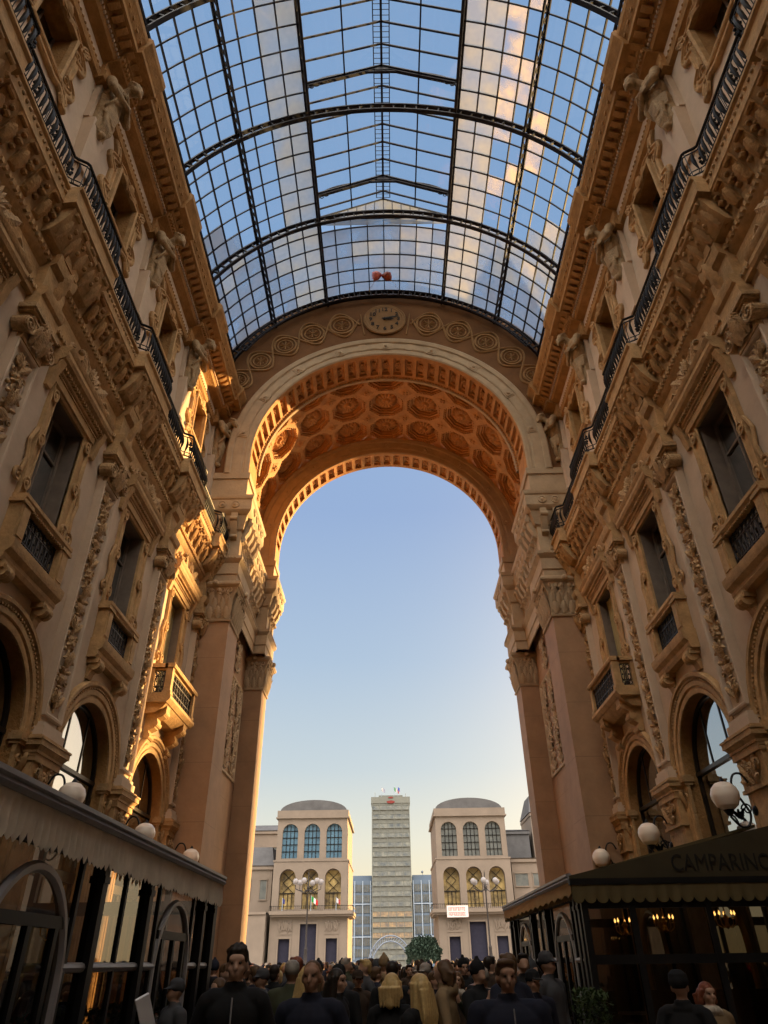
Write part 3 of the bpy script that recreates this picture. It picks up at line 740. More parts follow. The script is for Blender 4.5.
        pm.build('baluster_panel', M['iron'], r)
    return wl, P
WN = 0
wall_L, PL = build_wall(-1, 'left')
wall_R, PR = build_wall(1, 'right')

# ---- stone balconies of the last bay before the arch
def stone_balcony(s, side):
    c = CEN[-1]; T = Matrix.Translation((s*7.25, c, 8.2)) ; 
    r = empty('stone_balcony', (s*7.25, c, 8.2), 'projecting ochre stone balcony with iron grilles on the %s wall beside the great arch' % side, 'balcony')
    T = TO(s)
    m = MB(T); m.extrude([(0, -.06), (.62, -.06), (.68, 0), (.72, .05), (.72, .14), (.66, .18), (0, .18)], -1.42, 1.42)
    m.extrude([(0, -.35), (.3, -.32), (.5, -.18), (.6, -.05), (0, -.05)], -1.3, 1.3); m.build('slab', M['ochre'], r)
    for u in (-.95, .95):
        m = MB(T); m.extrude([(0, -1.15), (.10, -1.12), (.16, -.95), (.14, -.8), (.30, -.72), (.36, -.55), (.34, -.45), (.52, -.38), (.58, -.2), (.58, -.05), (0, -.05)], u-.17, u+.17)
        for v, w_ in ((-.95, .12), (-.6, .30), (-.28, .5)): m.lathe([(.01, -.2), (.09, -.2), (.09, .2), (.01, .2)], (u, v, w_), 12, ax='x')
        m.build('console', M['ochre'], r)
    for u in (-1.28, 1.28):
        m = MB(T); m.box(u-.10, u+.10, .18, 1.0, .46, .66); m.box(u-.13, u+.13, .18, .28, .43, .69); m.box(u-.10, u+.10, .18, 1.0, 0, .12); m.build('post', M['ochre'], r)
    m = MB(T)
    m.extrude([(.42, 1.0), (.70, 1.0), (.73, 1.06), (.70, 1.13), (.42, 1.13)], -1.42, 1.42)
    for u in (-1.28, 1.28): m.box(u-.14, u+.14, 1.0, 1.125, 0, .5)
    for u in (-1.28, 1.28): m.box(u-.035, u+.035, .18, .26, .1, .46); m.box(u-.05, u+.05, .93, 1.0, .1, .46)
    m.box(-1.2, 1.2, .18, .26, .52, .6); m.box(-1.2, 1.2, .93, 1.0, .52, .6)
    m.build('hand_rail', M['ochre'], r)
    m = MB(T); grille(m, -1.18, 1.18, .24, .96, .56, 9)
    m.build('front_grille', M['grille'], r)
    for u in (-1.28, 1.28):
        T2 = T @ Matrix(((0, 0, 1, u), (0, 1, 0, 0), (1, 0, 0, 0), (0, 0, 0, 1)))
        m = MB(T2); grille(m, .10, .46, .24, .96, 0, 2); m.build('side_grille', M['grille'], r)
stone_balcony(-1, 'left'); stone_balcony(1, 'right')

# roller blinds in the last bay windows of the left side, as in the photo
# ---- the great arch
GA = empty('triumphal_arch', (0, 28, 0), 'great triumphal arch with coffered vault closing the arcade, opening on the square', 'arch')
OFF = Vector((0, -28, 0))
def ga(name, m, mt, parent=None, smooth=.6):
    m.v = [v + OFF for v in m.v] if parent is None else m.v
    return m.build(name, M[mt], parent or GA, smooth)
TS = lambda s: Matrix(((s, 0, 0, 0), (0, 1, 0, 0), (0, 0, 1, 0), (0, 0, 0, 1)))
def path_sweep(m, path, prof, outw=1):
    """plan path (x,y) with profile (out, z), mitred"""
    P_ = [Vector(p) for p in path]; n = len(P_); rings = []
    for i in range(n):
        d1 = (P_[i]-P_[i-1]).normalized() if i > 0 else (P_[1]-P_[0]).normalized()
        d2 = (P_[i+1]-P_[i]).normalized() if i < n-1 else d1
        n1 = Vector((-d1.y, d1.x))*outw; n2 = Vector((-d2.y, d2.x))*outw; mm = n1+n2
        mm = mm/max(.35, mm.dot(n1)) if mm.length > 1e-4 else n1
        rings.append([(P_[i].x+mm.x*o, P_[i].y+mm.y*o, z) for o, z in prof])
    m.loft(rings, closed=False)
PLAN = [(7.6, 23.5), (6.05, 23.5), (6.05, 25.1), (6.9, 25.1), (6.9, 31.2), (6.05, 31.2), (6.05, 32.5), (9, 32.5)]
EPLAN = [(7.6, 23.5), (6.0, 23.5), (6.0, 25.75), (6.55, 25.75), (6.55, 30.6), (6.0, 30.6), (6.0, 32.5), (9, 32.5)]
def corinth(m, path, z0, z1, proj=.34, step=.27):
    """leaves round the pilaster top, volutes and abacus; path (x,y) walked with the outside on the left"""
    path_sweep(m, path, [(0, z0-.12), (.06, z0-.1), (.08, z0-.04), (.03, z0), (.04, z0+.05), (.08, z0+(z1-z0)*.6), (proj*.7, z1-.22), (0, z1-.22)])
    path_sweep(m, path, [(0, z1-.24), (proj*.8, z1-.22), (proj, z1-.14), (proj, z1-.05), (proj*.85, z1), (0, z1)])
    h = z1-z0
    for i in range(len(path)-1):
        a = Vector(path[i]); b = Vector(path[i+1]); L_ = (b-a).length; d = (b-a)/L_; nn = Vector((-d.y, d.x)); k = max(2, round(L_/step))
        for row, (zb, zt, cu, of) in enumerate([(z0, z0+h*.36, .13, .0), (z0+h*.10, z0+h*.60, .19, .5), (z0+h*.3, z0+h*.80, .2, .0)]):
            for j in range(k + (1 if of else 0)):
                t = (j+.5-of)/k
                if of and (j == 0 or j == k): t = min(max(t, .04), .96)
                p = a + d*L_*t + nn*.06
                leaf(m, (p.x, p.y, zb), (p.x, p.y, zt), L_/k*.95, cu, .04, mid=(nn.x, nn.y, 0))
        for t in (.06, .94, .30, .70):
            p = a + d*L_*t + nn*.2; q = []
            for e in range(17):
                ang = -PI/2 + e/16*2*PI*1.4*(1 if t < .5 else -1); rr = .16*(1-e/16)+.02
                q.append((p.x + d.x*rr*math.cos(ang), p.y + d.y*rr*math.cos(ang), z1-.36+rr*math.sin(ang)))
            m.tube(q, .035, 5)
        for t in (.38, .62):
            p = a + d*L_*t + nn*.2; m.sphere((p.x, p.y, z1-.36), .1, 8, 6)
        p = a + d*L_*.5 + nn*(proj+.0); m.sphere((p.x, p.y, z1-.1), .12, 8, 6)
EPROF = [(0, 13.96), (.05, 13.96), (.05, 14.35), (.10, 14.38), (.10, 14.85), (.15, 14.9), (.22, 15.0), (.22, 15.12), (.02, 15.18), (.02, 16.35), (.10, 16.42), (.14, 16.6),
         (.20, 16.85), (.22, 17.0), (.36, 17.12), (.40, 17.2), (.40, 17.66), (.44, 17.7), (.47, 17.8), (.47, 17.86), (0, 17.88)]
for s in (-1, 1):
    T = TS(s); nm = 'left' if s < 0 else 'right'
    for (y0, y1, where) in ((23.5, 25.1, 'near'), (31.2, 32.5, 'far')):
        m = MB(T); m.box(6.05, 8.2, y0, y1, 0, 13.97)
        m.box(5.85, 8.2, y0-.18, y1+.18, 0, 1.1); m.box(5.92, 8.2, y0-.12, y1+.12, 1.1, 1.3)
        ga('pier', m, 'pier')
        m = MB(T); corinth(m, [(7.25, y0), (6.05, y0), (6.05, y1)] if where == 'near' else [(6.9, y0), (6.05, y0), (6.05, y1), (7.2, y1)], 12.5, 13.96)
        m.v = [v for v in m.v]; ga('pier_capital', m, 'arch')
        m = MB(T); z0 = 17.86; m.box(5.97, 7.6, y0, y1+.4 if where == 'near' else y1, z0, 19.28); m.box(5.90, 7.7, y0-.06, y1+.06, 19.0, 19.3); m.box(5.92, 7.7, y0-.05, y1+.05, z0, 18.05)
        ga('pedestal', m, 'arch')
    m = MB(T); m.box(6.9, 9.0, 25.0, 31.3, 0, 20.4); ga('inner_wall', m, 'pier')
    m = MB(T)                                              # trophy panel on the recessed wall
    frame_w = MB()
    for (u0, u1, v0, v1) in ((25.5, 30.8, 8.2, 12.2),):
        Tp = T @ Matrix(((0, 0, -1, 6.9), (1, 0, 0, 0), (0, 1, 0, 0), (0, 0, 0, 1))); m = MB(Tp)
        frame_sweep(m, [(u0, v0), (u1, v0), (u1, v1), (u0, v1)], [(0, 0), (0, .08), (-.06, .1), (-.12, .06), (-.14, 0)])
        for k in range(4): arabesque(m, u0+.2+k*1.28, u0+1.3+k*1.28, v0+.1, v1-.1, .02, k)
        arabesque(m, 28.4, 29.6, 12.4, 13.9, .05, 9); arabesque(m, 26, 27.2, 12.4, 13.9, .05, 4)
    ga('trophy_relief', m, 'arch')
    m = MB(T); path_sweep(m, EPLAN, EPROF)
    ga('entablature', m, 'arch', smooth=.4)
    m = MB(T)                                              # scrolled brackets, paterae and frieze panels of the entablature
    for i in range(len(EPLAN)-2):
        a = Vector(EPLAN[i]); b = Vector(EPLAN[i+1]); L_ = (b-a).length
        if L_ < .7: continue
        d = (b-a)/L_; nn = Vector((-d.y, d.x)); k = max(2, round(L_/.62))
        Tl = T @ Matrix(((d.x, 0, nn.x, a.x), (d.y, 0, nn.y, a.y), (0, 1, 0, 0), (0, 0, 0, 1)))
        q = MB(Tl)
        for j in range(k):
            uc = L_*(j+.5)/k
            if i == 0 and uc < .6: continue
            q.extrude([(.02, 15.9), (.10, 15.95), (.16, 16.2), (.30, 16.45), (.36, 16.75), (.36, 17.05), (.02, 17.1)], uc-.13, uc+.13)
            q.lathe([(.01, -.15), (.11, -.15), (.11, .15), (.01, .15)], (uc, 16.78, .32), 12, ax='x'); q.lathe([(.01, -.15), (.08, -.15), (.08, .15), (.01, .15)], (uc, 16.05, .12), 12, ax='x')
            q.lathe([(.17, 0), (.17, .04), (.13, .05), (.12, .02), (.07, .03), (.03, .06)], (uc, 17.42, .40), 16, ax='z')
            if j < k-1:
                u2 = uc+L_/k/2; frame_sweep(q, [(u2-.15, 15.3), (u2+.15, 15.3), (u2+.15, 16.2), (u2-.15, 16.2)], [(0, .02), (0, .06), (-.03, .06), (-.04, .02)]); rosette(q, u2, 15.75, .03, .12, 6, .05)
        n_ = int(L_/.12)
        for j in range(n_): q.box(L_*(j+.2)/n_, L_*(j+.75)/n_, 15.02, 15.1, .2, .25)
        ga('bracket_course', q, 'arch')

ZC = 20.35; RI = 5.98; RO = 7.05; RB = 7.0
def ring_face(m, y, flip):
    n = 64; prof = [(RI, 0), (RI+.06, -.05), (RI+.22, -.05), (RI+.24, -.02), (RI+.34, -.02), (RI+.36, -.05), (RO-.30, -.05), (RO-.26, -.10), (RO-.06, -.12), (RO, -.08), (RO, .1)]
    rings = []
    pts = [(-1, 19.28)] + [None]*0
    for i in range(n+1):
        a = PI - PI*i/n
        rings.append([(r*math.cos(a), y+o, ZC+r*math.sin(a)) for r, o in prof])
    rings = [[(-r, y+o, 19.28) for r, o in prof]] + rings + [[(r, y+o, 19.28) for r, o in prof]]
    m.loft(rings, closed=False)
def soffit(m, y0, y1, N_=33, back=None):
    """intrados with a row of square coffers between two plain fillets"""
    R = RI; fl = .16; g = .10; dep = .14
    def P_(a, y, r): return (r*math.cos(a), y, ZC + r*math.sin(a))
    lo = -math.asin((ZC-19.28)/RI)*0
    cells = N_
    for (ya, yb) in ((y0, y0+fl), (y1-fl, y1)):
        rings = [[P_(PI*i/96, ya, R), P_(PI*i/96, yb, R)] for i in range(97)]; m.loft(rings, closed=False)
    ya, yb = y0+fl, y1-fl; da = PI/cells; ga_ = da*.16; gy = (yb-ya)*.06
    for i in range(cells):
        a0 = PI-i*da; a1 = a0-da
        o = [P_(a0, ya, R), P_(a1, ya, R), P_(a1, yb, R), P_(a0, yb, R)]
        r1 = [P_(a0-ga_, ya+gy, R), P_(a1+ga_, ya+gy, R), P_(a1+ga_, yb-gy, R), P_(a0-ga_, yb-gy, R)]
        r2 = [P_(a0-ga_*1.3, ya+gy*1.5, R+dep), P_(a1+ga_*1.3, ya+gy*1.5, R+dep), P_(a1+ga_*1.3, yb-gy*1.5, R+dep), P_(a0-ga_*1.3, yb-gy*1.5, R+dep)]
        r3 = [P_(a0-ga_*2, ya+gy*3, R+dep), P_(a1+ga_*2, ya+gy*3, R+dep), P_(a1+ga_*2, yb-gy*3, R+dep), P_(a0-ga_*2, yb-gy*3, R+dep)]
        r4 = [P_(a0-ga_*2.2, ya+gy*3.4, R+dep*1.5), P_(a1+ga_*2.2, ya+gy*3.4, R+dep*1.5), P_(a1+ga_*2.2, yb-gy*3.4, R+dep*1.5), P_(a0-ga_*2.2, yb-gy*3.4, R+dep*1.5)]
        m.loft([o, r1, r2, r3, r4], caps=False); m.add(r4, [(0, 1, 2, 3)])
        am = (a0+a1)/2; ym = (ya+yb)/2
        for q in range(6):
            t = 2*PI*q/6; m.sphere(P_(am+.02*math.cos(t), ym+.12*math.sin(t), R+dep*1.3), .085, 6, 4)
        m.sphere(P_(am, ym, R+dep*1.1), .07, 6, 4)
    for sg in (-1, 1): m.box(sg*RI, sg*(RI+.5), y0, y1, 19.28, ZC)
def plaques(m, y, n=9):
    for i in range(n):
        a = PI*(i+.5)/n; c = Vector((6.5*math.cos(a), y-.06, ZC+6.5*math.sin(a))); rad = Vector((math.cos(a), 0, math.sin(a))); tg = Vector((-math.sin(a), 0, math.cos(a)))
        for (h1, h2, o) in ((.22, .22, -.02), (.15, .15, -.05)):
            p = [c-rad*h1-tg*h2, c+rad*h1-tg*h2, c+rad*h1+tg*h2, c-rad*h1+tg*h2]
            m.hexa([v+Vector((0, .02, 0)) for v in p] + [v+Vector((0, o, 0)) for v in p])
        m.sphere(c+Vector((0, -.06, 0)), .09, 8, 5, sc3=(1, .6, 1))
        for q in (-1, 1):                                     # sunk panels between the plaques
            a2 = a + q*PI/n*.5
            for rr in (RI+.40, RO-.33):
                m.tube([(rr*math.cos(a + q*t), y-.055, ZC+rr*math.sin(a+q*t)) for t in (.05, .1, .15)], .014, 4)
for (y0, y1) in ((23.5, 25.1), (31.2, 32.5)):
    m = MB(); ring_face(m, y0, False); plaques(m, y0); ga('archivolt_ring', m, 'arch', smooth=.4)
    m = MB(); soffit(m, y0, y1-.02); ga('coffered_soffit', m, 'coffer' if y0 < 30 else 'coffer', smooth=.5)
    if y0 < 30:
        m = MB()                                             # inner rib edge, then step up to the barrel
        rings = []
        for i in range(65):
            a = PI*i/64; rings.append([(r*math.cos(a), y, ZC+r*math.sin(a)) for r, y in ((5.98, 25.05), (5.90, 25.08), (5.88, 25.2), (5.98, 25.26), (6.15, 25.26), (6.2, 25.2), (7.05, 25.2))])
        m.loft(rings, closed=False); ga('rib', m, 'arch')
        m = MB()                                             # small bead row inside the rib
        for i in range(120):
            a = PI*(i+.5)/120; m.sphere((5.93*math.cos(a), 25.0, ZC+5.93*math.sin(a)), .045, 5, 4)
        ga('bead_row', m, 'coffer')
# barrel behind the coffers
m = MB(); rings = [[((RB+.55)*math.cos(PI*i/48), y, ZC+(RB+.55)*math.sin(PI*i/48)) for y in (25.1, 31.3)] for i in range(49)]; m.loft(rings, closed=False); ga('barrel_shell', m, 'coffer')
# octagonal coffer, bent on the barrel; origin on the axis so copies only turn
def coffer_mesh():
    m = MB(); HA = math.radians(17.05)/2; HY = 6.08/6
    def bend(x, y, d): a = x/RB; return ((RB+d)*math.sin(a), y, (RB+d)*math.cos(a))
    hx = HA*RB
    sq = [(hx, -HY*.42), (hx, HY*.42), (hx*.42, HY), (-hx*.42, HY), (-hx, HY*.42), (-hx, -HY*.42), (-hx*.42, -HY), (hx*.42, -HY)]
    lv = [(1.0, 0), (.90, 0), (.88, .05), (.82, .05), (.80, .14), (.72, .15), (.70, .26), (.66, .27), (.64, .38), (.50, .40)]
    K = 4                                                     # subdivide the octagon sides
    def ring(f, d):
        o = []
        for i in range(8):
            a = sq[i]; b = sq[(i+1) % 8]
            for k in range(K): t = k/K; o.append(bend((a[0]+(b[0]-a[0])*t)*f, (a[1]+(b[1]-a[1])*t)*f, d))
        return o
    rings = [ring(f, d) for f, d in lv]; m.loft(rings, caps=False)
    m.add(rings[-1], [tuple(range(8*K))])
    # daisy
    n = 64; pr = [(.05, .22), (.12, .18), (.17, .24), (.22, .30), (.34, .22), (.50, .24), (.60, .34), (.60, .40)]
    rr = []
    for r, d in pr:
        row = []
        for j in range(n):
            t = 2*PI*j/n; q = abs(math.cos(t*8)); row.append(bend(r*(1 if r < .25 else .90+.10*q)*math.cos(t), r*(1 if r < .25 else .90+.10*q)*math.sin(t), d + (0 if r < .25 else .07*(1-q))))
        rr.append(row)
    m.loft(rr, caps=False); m.add(rr[0], [tuple(range(n))])
    # corner square with diamond boss
    for sx in (-1, 1):
        for sy in (-1, 1):
            c = (sx*hx, sy*HY); p = [(sx*hx*.42, sy*HY), (sx*hx, sy*HY*.42), c]
            m.add([bend(x, y, 0) for x, y in p], [(0, 1, 2)])
            m.add([bend(sx*hx*.62, sy*HY, -.01), bend(sx*hx, sy*HY*.62, -.01), bend(sx*hx, sy*HY, -.10)], [(0, 1, 2)])
            m.sphere(bend(sx*hx*.93, sy*HY*.93, -.06), .07, 6, 4)
    for t in range(32):                                       # egg course round the octagon
        i = t//4; f = (t % 4 + .5)/4; a = sq[i]; b = sq[(i+1) % 8]; x = (a[0]+(b[0]-a[0])*f)*.86; y = (a[1]+(b[1]-a[1])*f)*.86
        m.sphere(bend(x, y, .03), .045, 5, 4)
    return m.build('coffer', M['coffer'], GA, .6)
cf = coffer_mesh(); first = True
for row in range(3):
    for k in range(-5, 6):
        o = cf if first else put(cf, GA)
        first = False
        o.location = (0, -28+25.15+6.08/6*(2*row+1), ZC); o.rotation_euler = (0, math.radians(17.05*k), 0)

# tympanum wall over the arch and closing walls
def arch_hole(r, z0=19.2, n=48): return [(-r, z0)] + [(-r*math.cos(PI*i/n), ZC+r*math.sin(PI*i/n)) for i in range(n+1)] + [(r, z0)]
m = MB()
top = [(-8.75*math.sin(math.radians(64)) , 22.1+8.75*math.cos(math.radians(64)))]
ang = [math.radians(-64+128*i/40) for i in range(41)]
outer = [(-8.2, 19.2)] + [(9.0*math.sin(a), 22.1+9.0*math.cos(a)) for a in ang] + [(8.2, 19.2)]
hole = arch_hole(RO-.02)
ply = outer + hole[::-1]
m.poly(ply, z=lambda p: (p[0], 23.52, p[1])); m.poly(ply, z=lambda p: (p[0], 24.2, p[1]), flip=True)
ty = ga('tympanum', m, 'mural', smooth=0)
m = MB()
m.poly([(-18, 0), (-18, 31.5), (18, 31.5), (18, 0), (6.3, 0), (6.3, 19.2)] + arch_hole(RI+.05)[::-1] + [(-6.3, 19.2), (-6.3, 0)], z=lambda p: (p[0], 32.55, p[1]))
ga('outer_front', m, 'grey_stone', smooth=0)
# painted ribbon and medallions on the tympanum, in low relief
m = MB()
def tym(a, r): return (r*math.sin(a), 23.50, ZC - .0 + r*math.cos(a))
for sg in (-1, 1):
    for k in range(6):
        a = sg*math.radians(15.0 + 10.6*k); r = 8.40 - .03*k; rad = .60 - .035*k
        for q, th in ((1.0, .06), (.70, .035)):
            m.tube([(r*math.sin(a)+rad*q*math.cos(t), 23.50, ZC+r*math.cos(a)+rad*q*math.sin(t)) for t in [2*PI*i/20 for i in range(21)]], th, 5, caps=False)
        for i in range(8):
            t = 2*PI*i/8; m.tube([(r*math.sin(a), 23.50, ZC+r*math.cos(a)), (r*math.sin(a)+rad*.5*math.cos(t), 23.50, ZC+r*math.cos(a)+rad*.5*math.sin(t))], .03, 4, taper=[.015, .05])
    for ph in (0, PI):                                        # two interlaced ribbons
        m.tube([tym(sg*math.radians(9+60*t/80), 8.40 - .15*t/80 + (.86-.22*t/80)*math.cos(2*PI*(60*t/80-6)/21.2+ph)) for t in range(81)], .055, 5)
    m.tube([tym(sg*math.radians(8.0), 8.22+d) for d in (-.75, -.3, .0, .3, .75)], .035, 5)
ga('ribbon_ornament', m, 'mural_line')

# the clock on the tympanum
ck = empty('wall_clock', (-.02, 23.46, 28.78), 'round clock with dark numerals at the crown of the great arch', 'clock')
m = MB(); m.lathe([(.01, .04), (.86, .04), (.90, .06), (.97, .06), (1.0, .02), (1.0, 0)], (0, 0, 0), 48, ax='y'); m.build('clock_face', M['clock'], ck)
m = MB(); m.lathe([(.98, 0), (.98, .07), (1.04, .08), (1.08, .03), (1.08, 0)], (0, 0, 0), 48, ax='y'); m.build('clock_rim', M['clock'], ck)
def text_mesh(txt, size, name, mt, parent, loc, rot, ext=.01, align='CENTER', shear=0, sx=1.0, off=.012):
    cu = bpy.data.curves.new(name, 'FONT'); cu.body = txt; cu.size = size; cu.extrude = ext; cu.align_x = align; cu.align_y = 'CENTER'; cu.shear = shear; cu.resolution_u = 3; cu.offset = size*off
    t = bpy.data.objects.new(name, cu); COL.objects.link(t); dg = bpy.context.evaluated_depsgraph_get(); dg.update()
    me = bpy.data.meshes.new_from_object(t.evaluated_get(dg)); bpy.data.objects.remove(t); me.materials.clear(); me.materials.append(mt)
    o = bpy.data.objects.new(name, me); COL.objects.link(o); o.parent = parent; o.location = loc; o.rotation_euler = rot; o.scale = (sx, 1, 1); return o
for h in range(1, 13):
    a = PI/2 - h*PI/6; text_mesh(str(h), .34, 'numeral', M['clock_ink'], ck, (.70*math.cos(a), -.07, .70*math.sin(a)), (PI/2, 0, 0))
for nm_, L_, wd, hr in (('hour_hand', .48, .08, 3.0+.1), ('minute_hand', .74, .055, 13.2/5)):
    a = PI/2 - hr*PI/6; d = Vector((math.cos(a), 0, math.sin(a))); p = Vector((-d.z, 0, d.x)); y = -.10 if nm_[0] == 'h' else -.12
    m = MB(); c = Vector((0, y, 0))
    m.hexa([c-p*wd*.5-d*.15, c+p*wd*.5-d*.15, c+p*wd-0*d+d*L_*.6, c-p*wd+d*L_*.6] + [v+Vector((0, -.015, 0)) for v in (c-p*wd*.5-d*.15, c+p*wd*.5-d*.15, c+p*wd+d*L_*.6, c-p*wd+d*L_*.6)])
    m.add([c-p*wd*1.3+d*L_*.6, c+p*wd*1.3+d*L_*.6, c+d*L_, c+d*L_*.6+Vector((0, -.03, 0))], [(0, 1, 2), (0, 3, 1), (1, 3, 2), (2, 3, 0)])
    m.build(nm_, M['clock_ink'], ck)
m = MB(); m.lathe([(.01, .15), (.06, .14), (.07, .05)], (0, 0, 0), 12, ax='y'); m.build('hub', M['clock_ink'], ck)

m = MB(); m.box(-8.4, 8.4, -16.4, -16, 0, 31); bw = m.build('wall_back', M['plaster'], smooth=0); tag(bw, kind='structure', label='added unseen wall closing the arcade behind the viewer')  # wall added out of view to keep low rear light off the crowd
# ------------------------------------------------------------------ glass roof
GR = empty('glass_roof', (0, 8, 22), 'iron and glass barrel roof with a raised lantern over the arcade', 'roof')
GO = Vector((0, -8, -22))
def gr(name, m, mt, smooth=.6):
    m.v = [v+GO for v in m.v]; return m.build(name, M[mt], GR, smooth)
VR, VZ = 8.75, 22.1
def vp(a, y, r=VR): return (r*math.sin(a), y, VZ + r*math.cos(a))
Y0R, Y1R = -16.0, 23.5
STEP = math.radians(5.125); NA = 13
RING = BAY/6
rings_y = []
y = B0 - 7*BAY
while y < Y1R: 
    if y > Y0R: rings_y.append(y)
    y += RING
LAN_END = 19.15
ms = {'clear': MB(), 'dirty': MB(), 'sooty': MB(), 'amber': MB()}
rd = random.Random(3)
for j in range(len(rings_y)):
    ya = rings_y[j]; yb = rings_y[j+1] if j+1 < len(rings_y) else Y1R
    for i in range(-NA, NA):
        if ya < LAN_END-.1 and -4 <= i < 4: continue
        a0, a1 = i*STEP, (i+1)*STEP
        dirty = ya > LAN_END-.5 or i in (-5, -6, 4, 5) or (ya > 16.5 and (abs(i+.5) > 10.5 - (ya-16.5)*1.2))
        kd = 'dirty' if dirty else 'clear'
        if dirty and ya > 16 and i not in (-5, -6, 4, 5): kd = 'sooty' if (ya > 21 or rd.random() < .7) else 'dirty'
        if ya < 17 and i in (6, 7, 8) and rd.random() < .6 - .12*(i-6): kd = 'amber'
        q = ms[kd]
        q.add([vp(a0, ya), vp(a1, ya), vp(a1, yb+.03, VR-.03), vp(a0, yb+.03, VR-.03)], [(3, 2, 1, 0)])
gr('clear_glazing', ms['clear'], 'glass', 0); gr('weathered_glazing', ms['dirty'], 'glass_dirty', 0); gr('sooty_glazing', ms['sooty'], 'glass_sooty', 0); gr('amber_glazing', ms['amber'], 'glass_amber', 0)
m = MB()
for i in range(-NA, NA+1):
    a = i*STEP
    if -4 < i < 4: m.bar(vp(a, LAN_END, VR-.05), vp(a, Y1R, VR-.05), .045, .08, up=(math.sin(a), 0, math.cos(a)))
    elif i % 4: m.bar(vp(a, Y0R, VR-.05), vp(a, Y1R, VR-.05), .045, .08, up=(math.sin(a), 0, math.cos(a)))
gr('glazing_bars', m, 'roof_iron')
m = MB()
for y in rings_y:
    segs = [(-NA, NA)] if y > LAN_END-.1 else [(-NA, -4), (4, NA)]
    for a_, b_ in segs:
        pts = [vp(i*STEP/2, y, VR-.09) for i in range(a_*2, b_*2+1)]
        for p, q in zip(pts[:-1], pts[1:]): m.bar(p, q, .042, .05, up=(0, 1, 0))
gr('cross_bars', m, 'roof_iron')
for i in (-12, -8, -4, 4, 8, 12):                        # purlins: a lattice of two chords
    a = i*STEP; m = MB(); up = (math.sin(a), 0, math.cos(a)); dw = .10 if abs(i) == 4 else .06
    for r_, wd in ((VR-.10, .12), (VR-.42, .08)):
        m.bar(vp(a, Y0R, r_), vp(a, Y1R, r_), wd, .07, up=up)
    y = Y0R; k = 0
    while y < Y1R-.4:
        m.bar(vp(a, y, VR-.12), vp(a, y+.39, VR-.40), .03, .04, up=up); m.bar(vp(a, y, VR-.40), vp(a, y+.39, VR-.12), .03, .04, up=up); y += .39
    gr('purlin', m, 'roof_iron')
for b in [B0-6*BAY, B0-5*BAY, B0-4*BAY, B0-3*BAY, B0-2*BAY, B0-BAY, B0, B0+BAY, B0+2*BAY-.12]:       # arched trusses with pierced webs
    m = MB(); A0 = math.radians(68); n = 60
    for r_, wd in ((VR-.14, .16), (VR-.50, .16)):
        pts = [vp(-A0+2*A0*i/n, b, r_) for i in range(n+1)]
        for p, q in zip(pts[:-1], pts[1:]): m.bar(p, q, .06, wd, up=(0, 1, 0))
    nw = 44
    for i in range(nw+1):
        a = -A0+2*A0*i/nw; m.bar(vp(a, b, VR-.15), vp(a, b, VR-.50), .05, .09, up=(0, 1, 0))
        for sg in (-1, 1):
            for rr in (.20, .44): m.bar(vp(a, b, VR-(rr+.0)), vp(a+sg*.016, b, VR-(.15 if rr < .3 else .50)), .04, .06, up=(0, 1, 0))
    gr('truss', m, 'roof_iron')
# lantern
EZ, RZ, LX = 30.95, 32.35, 3.0
m = MB()
ly = [y for y in rings_y if y < LAN_END] + [LAN_END]
for ya, yb in zip(ly[:-1], ly[1:]):
    for x0, x1 in ((-LX, -LX/2), (-LX/2, 0), (0, LX/2), (LX/2, LX)):
        z = lambda x: RZ - (RZ-EZ)*abs(x)/LX
        m.add([(x0, ya, z(x0)), (x1, ya, z(x1)), (x1, yb, z(x1)), (x0, yb, z(x0))], [(3, 2, 1, 0)])
gr('lantern_glazing', m, 'glass', 0)
m = MB()
for y in ly:
    for s in (-1, 1): m.bar((s*LX, y, EZ), (0, y, RZ), .06, .07, up=(0, 1, 0))
for x in (-LX/2, LX/2): m.bar((x, Y0R, (EZ+RZ)/2), (x, LAN_END, (EZ+RZ)/2), .06, .08)
m.bar((0, Y0R, RZ-.02), (0, LAN_END, RZ-.02), .09, .12)
for s in (-1, 1):
    m.bar((s*LX, Y0R, EZ), (s*LX, LAN_END, EZ), .09, .12); m.bar((s*LX, Y0R, 30.4), (s*LX, LAN_END, 30.4), .09, .10)
    y = Y0R
    while y < LAN_END: m.bar((s*LX, y, 30.3), (s*LX, y, EZ), .04, .05, up=(0, 1, 0)); y += RING
gr('lantern_bars', m, 'roof_iron')
m = MB()
for s in (-1, 1): m.bar((s*.32, Y0R, RZ+.12), (s*.32, LAN_END, RZ+.12), .04, .05)
y = Y0R
while y < LAN_END: m.bar((-.32, y, RZ+.12), (.32, y, RZ+.12), .02, .02, up=(0, 0, 1)); y += .19
gr('ridge_walkway', m, 'roof_iron')
for b in [B0-.7-3*BAY, B0-.7-2*BAY, B0-.7-BAY, B0-.7, B0-.7+BAY]:
    m = MB()
    for s in (-1, 1): m.bar((s*LX, b, EZ-.08), (0, b, RZ-.08), .12, .12, up=(0, 1, 0))
    pts = [(LX*math.cos(t)*1.0, b, 30.05 + 1.90*math.sin(t)**.6) for t in [PI*i/28 for i in range(29)]]
    for p, q in zip(pts[:-1], pts[1:]): m.bar(p, q, .05, .09, up=(0, 1, 0))
    for s in (-1, 1):
        for cx, cz, r in ((2.62, 30.98, .13), (2.30, 31.16, .10), (2.04, 31.28, .08), (2.80, 30.78, .08)):
            m.tube([(s*(cx + r*math.cos(t)), b, cz + r*math.sin(t)) for t in [2*PI*i/10 for i in range(11)]], .022, 4, caps=False)
    m.box(-.28, .28, b-.07, b+.07, RZ-.34, RZ-.02)
    gr('lantern_brace', m, 'roof_iron')
